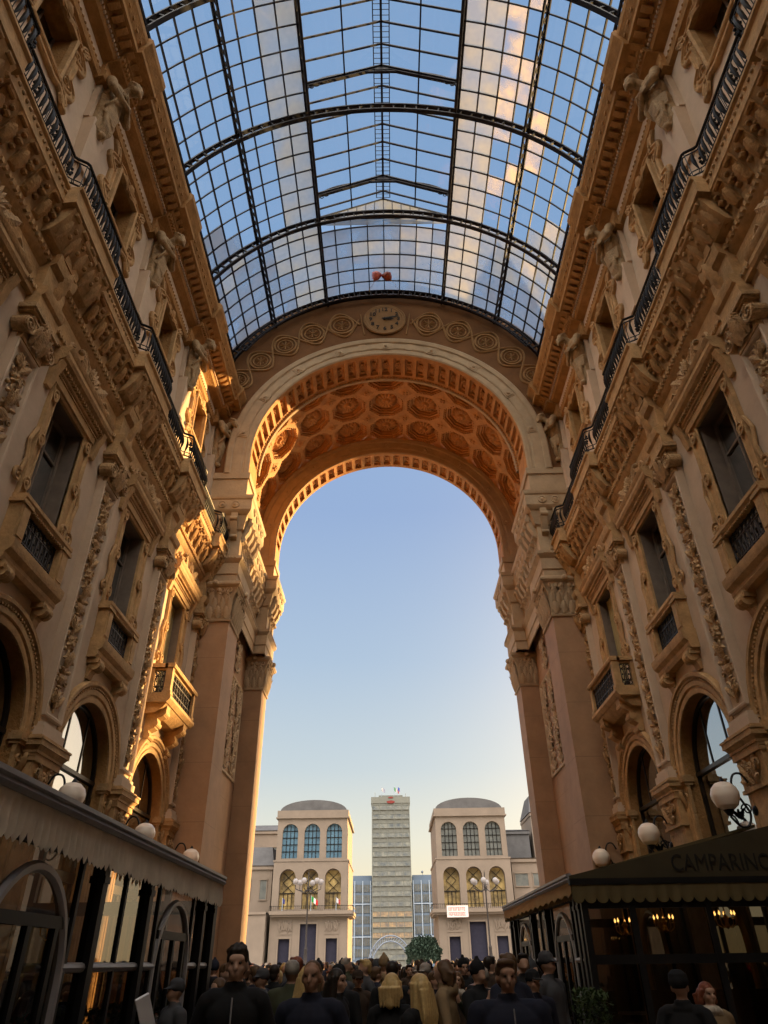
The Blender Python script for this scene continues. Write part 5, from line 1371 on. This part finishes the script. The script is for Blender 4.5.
for i, (x, cc) in enumerate(((-3.8, [(.5, .5, .5), (.3, .3, .4)]), (1.4, [(.10, .28, .14), (.5, .5, .5), (.38, .10, .10)]), (3.0, [(.05, .08, .4)]))):
    flag(x, 301, 60.0 if abs(x) < 5 and False else 58.6, 4.2, cc, 'small flag on the skyscraper roof, %s of three' % ['left', 'middle', 'right'][i])
for s, nm in ((-1, 'left'), (1, 'right')):
    x0, x1 = sorted((s*8.0, s*24)); rb = empty('office_block', ((x0+x1)/2, 306, 0), 'low blue grey office block with white fins on the %s of the skyscraper' % nm, 'building'); Ob = Vector((-(x0+x1)/2, -306, 0))
    def pb(name, m, mt, parent=None): m.v = [v+Ob for v in m.v]; return m.build(name, M[mt], parent or rb, .4)
    m = MB(); m.box(x0, x1, 301.5, 318, 0, 28.4); m.box(x0, x1, 303, 312, 28.4, 30.2); m.tube([(x0+4, 303, 28.4), (x0+4, 303, 31)], .1, 5); m.sphere((x0+4, 303, 31.2), .5, 8, 6); pb('block_body', m, 'office_low')
    for f in range(7):
        z = 3.4+f*3.5; m = MB(); m.box(x0+.3, x1-.3, 301.3, 301.45, z, z+2.5); w_ = pb('window_band', m, 'grey_glass')
        m = MB(); k = x0
        while k < x1: m.box(k-.06, k+.06, 301.1, 301.3, z, z+2.5); k += .9
        pb('mullions', m, 'office_low', w_)
    k = x0+.2
    while k <= x1: m = MB(); m.box(k-.16, k+.16, 300.9, 301.2, 2.5, 28.2); pb('white_fin', m, 'white_fin'); k += 3.1
    for z in (9.5, 20.2): m = MB(); m.box(x0, x1, 300.95, 301.2, z, z+.3); pb('white_band', m, 'white_fin')
# lower palaces left and right of the towers
def palace(x0, x1, Y, h, lab, roof_h, mt='ochre_far', rows=3, cols=4, blank=0, rmt='slate', wz=2.4, ww=1.7):
    r = empty('palace', ((x0+x1)/2, Y+8, 0), lab, 'building'); O = Vector((-(x0+x1)/2, -Y-8, 0))
    def p(name, m, mt_): m.v = [v+O for v in m.v]; return m.build(name, M[mt_], r, .4)
    m = MB(); m.box(x0, x1, Y, Y+16, 0, h); m.box(x0-.2, x1+.2, Y-.4, Y+16, h-.9, h-.3); m.box(x0-.1, x1+.1, Y-.2, Y+16, blank if blank else 4.5, (blank if blank else 4.5)+.5); p('wall', m, mt)
    m = MB(); m.loft([[(x0-.3, Y-.3, h), (x1+.3, Y-.3, h), (x1+.3, Y+16, h), (x0-.3, Y+16, h)], [(x0+1, Y+4, h+roof_h), (x1-1, Y+4, h+roof_h), (x1-1, Y+12, h+roof_h), (x0+1, Y+12, h+roof_h)]]); p('roof', m, rmt)
    z0 = blank if blank else 0
    for i in range(rows):
        for j in range(cols):
            x = x0 + (x1-x0)*(j+.5)/cols; z = z0+1.2+(h-1.6-z0)*(i+.2)/rows; m = MB(); m.box(x-ww/2, x+ww/2, Y-.08, Y+.1, z, z+wz); p('window', m, 'grey_glass')
            m = MB(); m.box(x-ww/2-.25, x+ww/2+.25, Y-.3, Y-.05, z+wz, z+wz+.3); m.box(x-ww/2-.2, x-ww/2, Y-.2, Y, z, z+wz); m.box(x+ww/2, x+ww/2+.2, Y-.2, Y, z, z+wz); m.box(x-ww/2-.25, x+ww/2+.25, Y-.25, Y, z-.25, z); p('window_surround', m, mt)
palace(-52, -28.7, 184, 21.5, 'stone palace with pilasters and slate roof left of the left tower', 4.5, rows=1, cols=6, blank=11.5, wz=4, ww=1.5)
m = MB(); m.box(-52, -28.6, 177.8, 183.3, 0, 11.3); m.box(-52, -28.6, 177.5, 183.4, 11.0, 11.5)
o = m.build('terrace_block', M['ochre_far'], None); tag(o, 'blank pale stone terrace wall in front of the palace left of the left tower', 'building')
palace(-45, -31, 216, 34, 'tall pale block rising behind the slate roof on the left', 2, rows=4, cols=3)
palace(28.7, 50, 184, 22.3, 'stone palace with square windows right of the right tower', .4, rows=3, cols=5, wz=2.6, ww=3.0)
palace(28.2, 37, 202, 31.0, 'dark slate clad attic block behind the right palace', .8, mt='slate', rows=1, cols=1)
palace(38, 54, 202, 35.5, 'white roof pavilion behind the right palace', 5, rows=2, cols=3)
# palace along the right edge of the square, seen only in window reflections
palace(46, 66, 125, 22, 'sunlit palace on the far right edge of the square', 3, rows=4, cols=7)
r = empty('palace', (93, 130, 0), 'added unseen pair of tall blocks shading the left pier from the right', 'building')  # blocks added out of view to cast broken shade on the left pier
for xa, xb in ((90.0, 92.4), (94.0, 96.6)):
    m = MB(); m.box(xa-93, xb-93, -1.5, 1.5, 0, 34.0); m.box(xa-93.2, xb-92.8, -1.7, 1.7, 33.2, 33.7)
    for k in range(3): m.lathe([(.6, 0), (.5, .6), (.15, 1.6), (.01, 2.4)], ((xa+xb)/2-93+(k-1)*.9, 0, 34.0), 8)
    m.build('wall', M['ochre_far'], r)
# tree
rd = random.Random(5); t = empty('evergreen_tree', (6.2, 166, 0), 'round dark tree in front of the right stone tower', 'tree')
m = MB(); m.tube([(0, 0, 0), (.1, 0, 1.5), (0, 0, 3)], .35, 8, taper=[.45, .32, .22])
for k in range(6): a = k; m.tube([(0, 0, 1.8), (math.cos(a)*1.2, math.sin(a)*1.2, 3.2)], .12, 6, taper=[.14, .06])
m.build('trunk', M['planter'], t)
m = MB()
for i in range(7000):
    a = rd.uniform(0, 2*PI); c = rd.uniform(-.55, 1); sq_ = math.sqrt(1-c*c); R = 1 + .12*math.sin(5*a)+.08*math.sin(9*c+2*a); rr = R*rd.uniform(.72, 1.0)
    b = Vector((3.5*rr*sq_*math.cos(a), 3.5*rr*sq_*math.sin(a), 3.0+3.0*rr*c)); d = Vector((rd.gauss(0, 1), rd.gauss(0, 1), rd.gauss(0, 1))).normalized()*.3; e = d.cross(Vector((.3, .5, .8))).normalized()*.14
    m.add([b-d, b+e, b+d, b-e], [(0, 1, 2, 3)])
m.build('crown', mat('tree_leaves', (.05, .085, .06), .7, var=.4, scale=1.5), t, 0)
# open lattice arch standing in the square
t = empty('lattice_arch', (-.6, 172, 0), 'pale lattice arch standing in the square below the skyscraper', 'sculpture')
m = MB()
for y in (-.9, .9):
    for R in (5.6, 4.7): m.tube([(R*math.cos(a)*.88, y, R*math.sin(a)*1.15) for a in [PI*i/28 for i in range(29)]], .13, 6)
for i in range(28):
    a = PI*i/28; b = PI*(i+1)/28
    for y in (-.9, .9): m.tube([(5.6*math.cos(a)*.88, y, 5.6*math.sin(a)*1.15), (4.7*math.cos(b)*.88, y, 4.7*math.sin(b)*1.15)], .06, 5)
    m.tube([(5.6*math.cos(a)*.88, -.9, 5.6*math.sin(a)*1.15), (5.6*math.cos(b)*.88, .9, 5.6*math.sin(b)*1.15)], .06, 5)
m.build('lattice', mat('pale_blue_steel', (.20, .24, .31), .6), t)
M['lamp_globe'] = mat('milky_lamp_glass', (.30, .29, .30), .5, spec=.2)
# street lamps with clusters of globes
def street_lamp(x, y, H, lab):
    t = empty('street_lamp', (x, y, 0), lab, 'street lamp', 'tall cluster lamps in the square'); k = H/9.2
    m = MB(); m.lathe([(.01, 0), (.5*k, 0), (.5*k, .4*k), (.36*k, .5*k), (.3*k, 1.4*k), (.2*k, 1.6*k), (.14*k, 2.6*k), (.16*k, 2.8*k), (.09*k, 3.0*k), (.06*k, 7.6*k), (.14*k, 7.8*k), (.07*k, 8.0*k), (.05*k, 9.0*k), (.01, 9.3*k)], n=14); m.build('pole', M['grille'], t)
    for i in range(6):
        a = PI*i/3+.3; R = 1.25*k; c, d = math.cos(a), math.sin(a)
        m = MB(); m.tube([(0, 0, 7.7*k), (c*.5*k, d*.5*k, 7.4*k), (c*R, d*R, 7.7*k), (c*R, d*R, 8.0*k)], .04*k, 6); spiral(m, 0, 0, 0, .01, .1); m.build('arm', M['grille'], t)
        m = MB(); m.sphere((c*R, d*R, 8.3*k), .27*k, 12, 8); m.build('globe', M['lamp_globe'], t)
street_lamp(-8.2, 75, 9.2, 'tall street lamp with white globes in front of the left stone tower')
street_lamp(8.9, 75, 9.0, 'tall street lamp with white globes in front of the right stone tower')
# ------------------------------------------------------------------ people
def cloth(name, c, v=.25): return mat(name, c, .9, var=v, scale=6)
SKIN = [mat('skin_fair', (.42, .25, .17), .55, var=.08, scale=20), mat('skin_tan', (.30, .17, .11), .55, var=.08, scale=20)]
HAIRC = {'dark': mat('dark_hair', (.025, .016, .010), .55, var=.4, scale=40), 'brown': mat('brown_hair', (.12, .065, .03), .55, var=.4, scale=40), 'blond': mat('blond_hair', (.62, .43, .18), .5, var=.3, scale=40),
         'red': mat('auburn_hair', (.20, .055, .025), .55, var=.3, scale=40), 'grey': mat('grey_hair', (.32, .28, .24), .6, var=.3, scale=40)}
EYE = mat('eye', (.05, .03, .02), .2, spec=.6); SHOE = mat('shoe_leather', (.02, .015, .012), .5); TROU = cloth('dark_trousers', (.03, .03, .035))
def body_forms(m, o, det=True):
    """standing figure, 1.72 m, facing -y, one continuous set of overlapping forms"""
    cw = o.get('bulk', 1.0)
    for sg in (-1, 1):
        st = o.get('step', .08)*sg
        caps(m, (sg*.09, 0, .93), (sg*.10, -.02+st*.5, .50), .10*cw, .062); caps(m, (sg*.10, -.02+st*.5, .50), (sg*.105, .02+st, .09), .062, .045)
        ell(m, (sg*.11, -.06+st, .045), (.05, .13, .045)); ell(m, (sg*.10, .03+st*.75, .33), (.058, .065, .13))
    ell(m, (0, .01, .95), (.175*cw, .13*cw, .14)); ell(m, (0, .01, 1.12), (.17*cw, .125*cw, .20)); ell(m, (0, .0, 1.30), (.195*cw, .135*cw, .17))
    caps(m, (-.15*cw, .01, 1.405), (.15*cw, .01, 1.405), .075, .075); ell(m, (0, .02, 1.44), (.13, .085, .06))
    if o.get('coat', True): m.lathe([(.02, .72), (.20*cw, .74), (.19*cw, .95), (.175*cw, 1.1), (.19*cw, 1.3), (.12, 1.42), (.02, 1.44)], (0, .01, 0), 16, sq=(1.0, .74))
    if o.get('collar', True): m.lathe([(.03, 1.42), (.085, 1.43), (.082, 1.50), (.076, 1.515), (.03, 1.50)], (0, .015, 0), 14)
    if o.get('hood'): ell(m, (0, .11, 1.45), (.12, .07, .08))
    if o.get('scarf'):
        for k in range(10): a = 2*PI*k/10; m.sphere((.085*math.cos(a), .0+.085*math.sin(a), 1.465+.012*math.sin(3*a)), .045, 8, 6)
    caps(m, (0, .015, 1.42), (0, -.005, 1.54), .058, .052)
    ell(m, (0, .012, 1.635), (.076, .094, .095)); ell(m, (0, -.022, 1.575), (.058, .066, .060)); ell(m, (0, -.045, 1.535), (.032, .035, .025)); ell(m, (0, -.06, 1.655), (.062, .035, .035))
    caps(m, (0, -.082, 1.635), (0, -.108, 1.592), .011, .017); ell(m, (0, -.084, 1.562), (.026, .014, .008)); ell(m, (0, -.082, 1.549), (.022, .014, .008))
    for sg in (-1, 1):
        ell(m, (sg*.077, .008, 1.605), (.012, .022, .033)); ell(m, (sg*.035, -.055, 1.592), (.028, .03, .025)); ell(m, (sg*.03, -.079, 1.648), (.024, .015, .008))
        arm = o.get('arms', ('down', 'down'))[0 if sg < 0 else 1]
        sh = Vector((sg*.195*cw, .01, 1.385)); 
        if arm == 'down': el_ = Vector((sg*.255*cw, .03, 1.12)); wr = Vector((sg*.26*cw, -.05, .88)); hd = Vector((0, -.15, -1)).normalized()
        elif arm == 'pocket': el_ = Vector((sg*.30*cw, .08, 1.14)); wr = Vector((sg*.21*cw, -.09, .98)); hd = Vector((-sg*.5, -.1, -.8)).normalized()
        elif arm == 'up': el_ = Vector((sg*.27*cw, -.13, 1.18)); wr = Vector((sg*.15, -.30, 1.36)); hd = Vector((-sg*.3, -.35, .9)).normalized()
        else: el_ = Vector((sg*.25*cw, .0, 1.12)); wr = Vector((sg*.08, -.24, 1.12)); hd = Vector((-sg*.9, -.3, .1)).normalized()
        caps(m, sh, el_, .072*cw, .056*cw); caps(m, el_, wr, .055*cw, .038)
        if det:
            side = hd.cross(Vector((sg*.3, 1, 0))).normalized(); nrm = side.cross(hd).normalized(); pc = wr + hd*.055
            caps(m, wr, pc, .030, .034); ell(m, pc+hd*.015, (.036, .030, .040))
            for k, (ln, off) in enumerate(((.066, -.030), (.076, -.010), (.071, .011), (.055, .030))):
                b = pc+hd*.035+side*off; k1 = b+hd*ln*.5+nrm*.006; k2 = k1+hd*ln*.42-nrm*.016*sg
                caps(m, b, k1, .0105, .0098, 8); caps(m, k1, k2, .0098, .008, 8)
            t0 = pc-hd*.015-side*.034; caps(m, t0, t0-side*.022+hd*.035, .012, .011, 8); caps(m, t0-side*.022+hd*.035, t0-side*.024+hd*.062, .011, .009, 8)
        else: ell(m, wr+hd*.07, (.035, .03, .06))
def colour_body(o):
    wr = []
    for sg, a in zip((-1, 1), o.get('arms', ('down', 'down'))):
        cw = o.get('bulk', 1.0)
        wr.append({'down': Vector((sg*.26*cw, -.07, .82)), 'pocket': Vector((sg*.18*cw, -.1, .91)), 'up': Vector((sg*.13, -.34, 1.44)), 'fold': Vector((0, -.27, 1.13))}[a])
    def f(c):
        if c.z > 1.515 or (c.z > 1.47 and c.y < -.02 and not o.get('scarf') and abs(c.x) < .06 and not o.get('collar', True)): return 1
        if any((c-w_).length < .085 for w_ in wr) and o.get('arms', ('down', 'down'))[0] != 'pocket': return 1
        if c.z < .075: return 3
        if c.z < .74: return 2
        if o.get('scarf') and 1.42 < c.z <= 1.515 and (c.x*c.x+c.y*c.y) < .016: return 4
        return 0
    return f
def hair_forms(m, kind):
    if kind == 'bald': ell(m, (0, .03, 1.655), (.078, .088, .085)); return
    ell(m, (0, .022, 1.662), (.086, .100, .090)); 
    if kind == 'short':
        for k in range(15): a = PI*k/14; m.sphere((.058*math.cos(a), -.030-.036*math.sin(a), 1.712+.012*math.sin(a)), .022, 8, 6)
        ell(m, (0, .06, 1.60), (.070, .055, .065))
    if kind == 'tousled':
        rd = random.Random(2)
        for k in range(70): a = rd.uniform(0, 2*PI); q = rd.random()**.5; m.sphere((.072*q*math.cos(a), .012+.082*q*math.sin(a), 1.742-.045*q*q+rd.uniform(-.006, .012)), rd.uniform(.014, .022), 7, 5)
        ell(m, (0, .06, 1.60), (.072, .055, .07))
    if kind in ('bob', 'long'):
        z1 = 1.50 if kind == 'bob' else 1.30
        for sg in (-1, 1):
            caps(m, (sg*.070, .02, 1.65), (sg*.088, .03, z1+.05), .034, .034); caps(m, (sg*.05, .07, 1.64), (sg*.06, .09, z1), .05, .04); caps(m, (sg*.080, -.02, 1.66), (sg*.084, -.01, z1+.12), .020, .018)
        caps(m, (0, .085, 1.65), (0, .11, z1-.02), .05, .045)
        for k in range(7): x = -.09+.03*k; m.tube([(x, .10+.02*math.cos(x*20), 1.62), (x*1.15, .135, z1+.12), (x*1.05, .125, z1-.05)], .02, 6, taper=[.022, .022, .010])
    if kind == 'cap':
        m.lathe([(.095, 1.640), (.100, 1.67), (.090, 1.73), (.05, 1.765), (.01, 1.77)], (0, .012, 0), 18); m.hexa([(-.06, -.08, 1.655), (.06, -.08, 1.655), (.05, -.165, 1.645), (-.05, -.165, 1.645), (-.06, -.08, 1.67), (.06, -.08, 1.67), (.05, -.165, 1.655), (-.05, -.165, 1.655)])
    if kind == 'beanie':
        m.lathe([(.094, 1.635), (.100, 1.66), (.096, 1.72), (.065, 1.765), (.02, 1.785)], (0, .015, 0), 18); m.sphere((0, .015, 1.80), .03, 8, 6)
def person(name_label, x, y, hgt, face, hair, hairmat, coat, o, group=None, skin=0, scarf=None, vox=.0105):
    r = empty('person', (x, y, 0), name_label, 'person', group, rot=(0, 0, face)); k = hgt/1.755; r.scale = (k*(1 if k > 1 else (k+1)/2/k*1), k, k) if False else (k, k, k)
    m = MB(); body_forms(m, o); mats = [coat, SKIN[skin], TROU, SHOE, scarf or coat]
    b = remeshed('body', m, vox, mats, 2, colour_body(o), r)
    m = MB(); hair_forms(m, hair); remeshed('cap' if hair in ('cap',) else ('woollen_hat' if hair == 'beanie' else 'hair'), m, .008, [hairmat if not isinstance(hairmat, str) else HAIRC[hairmat]], 1, None, r)
    for sg in (-1, 1):
        m = MB(); m.sphere((sg*.029, -.078, 1.632), .0125, 8, 6); m.build('eye', EYE, r)
    if o.get('zip'): m = MB(); m.tube([(0, -.155, 1.42), (0, -.162, 1.3), (0, -.155, 1.1), (0, -.150, .9)], .006, 5); m.build('zip', M['gutter'], r)
    if o.get('bag'):
        m = MB(); m.bevbox(-.15, .15, .13, .28, 1.0, 1.40, .04); m.bevbox(-.11, .11, .27, .33, 1.04, 1.22, .02); m.build('backpack', o['bag'], r)
    return r
NAVY = cloth('navy_coat', (.014, .016, .03)); BLACK = cloth('black_coat', (.010, .010, .011)); BROWN = cloth('brown_coat', (.045, .028, .018)); GREY = cloth('grey_coat', (.06, .06, .065)); TAN = cloth('camel_coat', (.25, .17, .09)); RED = cloth('red_coat', (.42, .03, .025)); WHITE = cloth('cream_scarf', (.5, .44, .36)); GREEN = cloth('olive_coat', (.05, .055, .03))
DD = ('down', 'down'); PP = ('pocket', 'pocket')
person('young man in a dark zipped jacket with tousled hair, facing the viewer at the left', -1.36, 6.50, 1.84, .1, 'tousled', 'dark', BLACK, dict(arms=PP, zip=1))
person('close cropped man in a navy jacket facing the viewer, right of the tousled young man', -.79, 6.79, 1.74, -.12, 'bald', 'brown', NAVY, dict(arms=PP, bulk=1.08), skin=1)
person('woman with long dark hair in profile facing right, behind the cropped man', -.72, 8.92, 1.66, 1.2, 'long', 'dark', BLACK, dict(arms=PP))
person('person in a peaked cap facing the viewer, behind the dark haired woman', -.66, 12.6, 1.60, .2, 'cap', BROWN, BROWN, dict(arms=DD))
person('dark haired person in a black coat seen behind the tousled young man', -1.96, 12.78, 1.70, 2.9, 'short', 'dark', BLACK, dict(arms=DD))
person('light brown haired woman seen just right of the tousled young man', -2.60, 15.4, 1.67, 2.6, 'bob', 'brown', TAN, dict(arms=DD))
person('blond woman half hidden behind the cropped man', -1.10, 9.6, 1.69, 2.4, 'long', 'blond', BLACK, dict(arms=DD))
person('dark haired man beside the foot of the left pier, facing the viewer', -4.80, 20.5, 1.71, .1, 'short', 'dark', GREY, dict(arms=PP))
person('grey haired man beside the foot of the left pier, facing the viewer', -4.22, 20.1, 1.69, .0, 'short', 'grey', BROWN, dict(arms=PP))
person('dark haired person seen from behind, left of the two blond women', -.13, 10.76, 1.72, 3.0, 'short', 'dark', BLACK, dict(arms=DD, bulk=1.1))
person('blond person with bobbed hair seen from behind, left of the long haired blond woman', -.13, 8.05, 1.62, 2.9, 'bob', 'blond', BLACK, dict(arms=DD))
person('woman with long straight blond hair in a black coat, head turned to the left', .10, 7.45, 1.62, -2.2, 'long', 'blond', BLACK, dict(arms=('down', 'fold')))
person('dark haired woman facing the viewer, right of the long haired blond woman', .68, 13.74, 1.55, .2, 'long', 'red', BLACK, dict(arms=DD))
person('woman with brown hair and a pale scarf facing the viewer', .81, 12.11, 1.58, -.1, 'bob', 'brown', BROWN, dict(arms=PP, scarf=1), scarf=WHITE)
person('person in a black woollen hat behind the woman with the pale scarf', 1.13, 14.61, 1.73, .3, 'beanie', BLACK, BLACK, dict(arms=DD))
person('man in a grey jacket raising one hand, right of the woman with the pale scarf', 1.22, 12.6, 1.60, -.5, 'short', 'dark', GREY, dict(arms=('up', 'down')))
person('dark haired man in a black coat behind the big man in navy', 1.60, 14.9, 1.74, .1, 'short', 'dark', BLACK, dict(arms=DD))
person('big man in a navy padded jacket with short greying hair, facing the viewer', .78, 6.59, 1.72, .1, 'short', 'brown', NAVY, dict(arms=DD, bulk=1.25, zip=1), skin=1)
person('person in a dark peaked cap just right of the big man in navy', 1.55, 9.9, 1.60, .4, 'cap', BLACK, NAVY, dict(arms=DD, bulk=1.1))
person('small dark haired person far back in the middle of the crowd', .24, 18.6, 1.66, .3, 'short', 'dark', BROWN, dict(arms=DD))
person('man in a peaked cap and dark jacket in front of the right cafe', 2.52, 7.7, 1.60, 2.6, 'cap', BLACK, BLACK, dict(arms=PP))
person('woman with auburn hair and a cream shawl in front of the right cafe', 3.10, 8.6, 1.50, .2, 'bob', 'red', TAN, dict(arms=PP, scarf=1), scarf=WHITE)
person('person in a cream coat at the right edge, before the right cafe', 3.30, 7.3, 1.52, -1.3, 'short', 'grey', WHITE, dict(arms=DD))
person('auburn haired guest in a red top inside the left cafe, nearest the viewer', -3.95, 8.8, 1.50, 1.5, 'long', 'red', RED, dict(arms=('fold', 'fold'), coat=False))
person('blond guest in a brown coat inside the left cafe', -4.1, 7.2, 1.50, 1.2, 'long', 'blond', BROWN, dict(arms=('fold', 'fold')))
person('dark haired guest in black inside the left cafe, farther back', -4.2, 10.4, 1.55, 1.7, 'short', 'dark', BLACK, dict(arms=('fold', 'fold')))
# the crowd: a few figures, modelled once, in differing coats
PAL = [(BLACK, 'dark', 'black'), (NAVY, 'brown', 'navy'), (BROWN, 'dark', 'brown'), (GREY, 'blond', 'grey'), (RED, 'dark', 'red'), (TAN, 'brown', 'camel'), (GREEN, 'grey', 'olive'), (NAVY, 'red', 'dark blue')]
base = []
for i, (hr, ar, bk, hd_) in enumerate((('short', PP, 1.1, 0), ('long', DD, .95, 0), ('bob', PP, 1.0, 1), ('cap', DD, 1.15, 0), ('beanie', ('up', 'down'), 1.05, 1))):
    o_ = dict(arms=ar, bulk=bk, hood=hd_)
    m = MB(); body_forms(m, o_, False); b = remeshed('person_body', m, .024, [BLACK, SKIN[i % 2], TROU, SHOE, BLACK], 1, colour_body(o_))
    m = MB(); hair_forms(m, hr); h = remeshed('person_hair', m, .018, [BLACK], 0)
    bm = bmesh.new(); bm.from_mesh(b.data); nb = len(bm.faces); bm.from_mesh(h.data); bm.faces.ensure_lookup_table()
    for f in bm.faces[nb:]: f.material_index = 5
    me = bpy.data.meshes.new('crowd_person'); bm.to_mesh(me); bm.free()
    for o2 in (b, h): bpy.data.objects.remove(o2)
    for cm, hm, cn in PAL:
        m2 = me.copy()
        for mm_ in (cm, SKIN[i % 2], TROU, SHOE, cm, (cm if hr in ('cap', 'beanie') and hm != 'grey' else HAIRC[hm])): m2.materials.append(mm_)
        for p_ in m2.polygons: p_.use_smooth = True
        base.append((m2, '%s coat %s' % (cn, {'short': 'with short %s hair' % hm, 'long': 'with long %s hair' % hm, 'bob': 'with bobbed %s hair' % hm, 'cap': 'and peaked cap', 'beanie': 'and woollen hat'}[hr]), 4 if cn == 'red' else 0))
rd = random.Random(12); placed = [(-1.36, 6.5), (-.79, 6.79), (.1, 7.45), (.78, 6.59), (-.13, 8.05), (-.72, 8.92), (-1.1, 9.6), (-.13, 10.76), (-.66, 12.6), (-1.96, 12.78), (-2.6, 15.4), (-4.72, 20.4), (-4.3, 20.2), (.68, 13.74), (.81, 12.11), (1.13, 14.61), (1.22, 12.6), (1.6, 14.9), (1.55, 9.9), (.24, 18.6), (2.52, 7.7), (3.1, 8.6), (3.3, 7.3)]
def free(x, y, d): return all((x-a)**2+(y-b)**2 > d*d for a, b in placed)
n = 0; tries = 0
ZN = [(9.2, 15, 34, .62), (15, 26, 62, .62), (26, 45, 64, .8), (45, 90, 66, 1.2), (90, 165, 44, 1.6)]
for (ya, yb, cnt, dmin) in ZN:
    c_ = 0; t_ = 0
    while c_ < cnt and t_ < 4000:
        t_ += 1; y = rd.uniform(ya, yb)
        if y < 23: lim = (-2.7 if y < 14.3 else -4.5, 1.9 if y < 14.3 else 2.6)
        elif y < 33: lim = (-4.7, 4.7)
        else: lim = (-.20*y, .20*y)
        x = rd.uniform(*lim)
        if not free(x, y, dmin): continue
        placed.append((x, y)); mb_, ds, isred = rd.choice(base)
        if isred and rd.random() < .7: mb_, ds, isred = base[0]
        if y < 24 and isred: mb_, ds, isred = base[1]
        o = bpy.data.objects.new('person', mb_); COL.objects.link(o)
        hgt = rd.uniform(1.56, 1.80); k = hgt/1.755
        o.location = (x, y, 0); o.rotation_euler = (0, 0, rd.gauss(0 if rd.random() < .45 else PI, .7)); o.scale = (k, k, k)
        if y < 26: tag(o, 'person in %s, %s %s of the arcade' % (ds, 'front' if y < 12.5 else ('middle' if y < 19 else 'back'), 'left' if x < -1.2 else ('centre' if x < 1 else 'right')), 'person', 'crowd inside the arcade')
        else: tag(o, 'person in winter clothes in the distant crowd filling the square', 'person', 'distant crowd in the square')
        c_ += 1; n += 1
for o in bpy.data.objects:
    if '_used' in o: del o['_used']
bpy.context.view_layer.update()
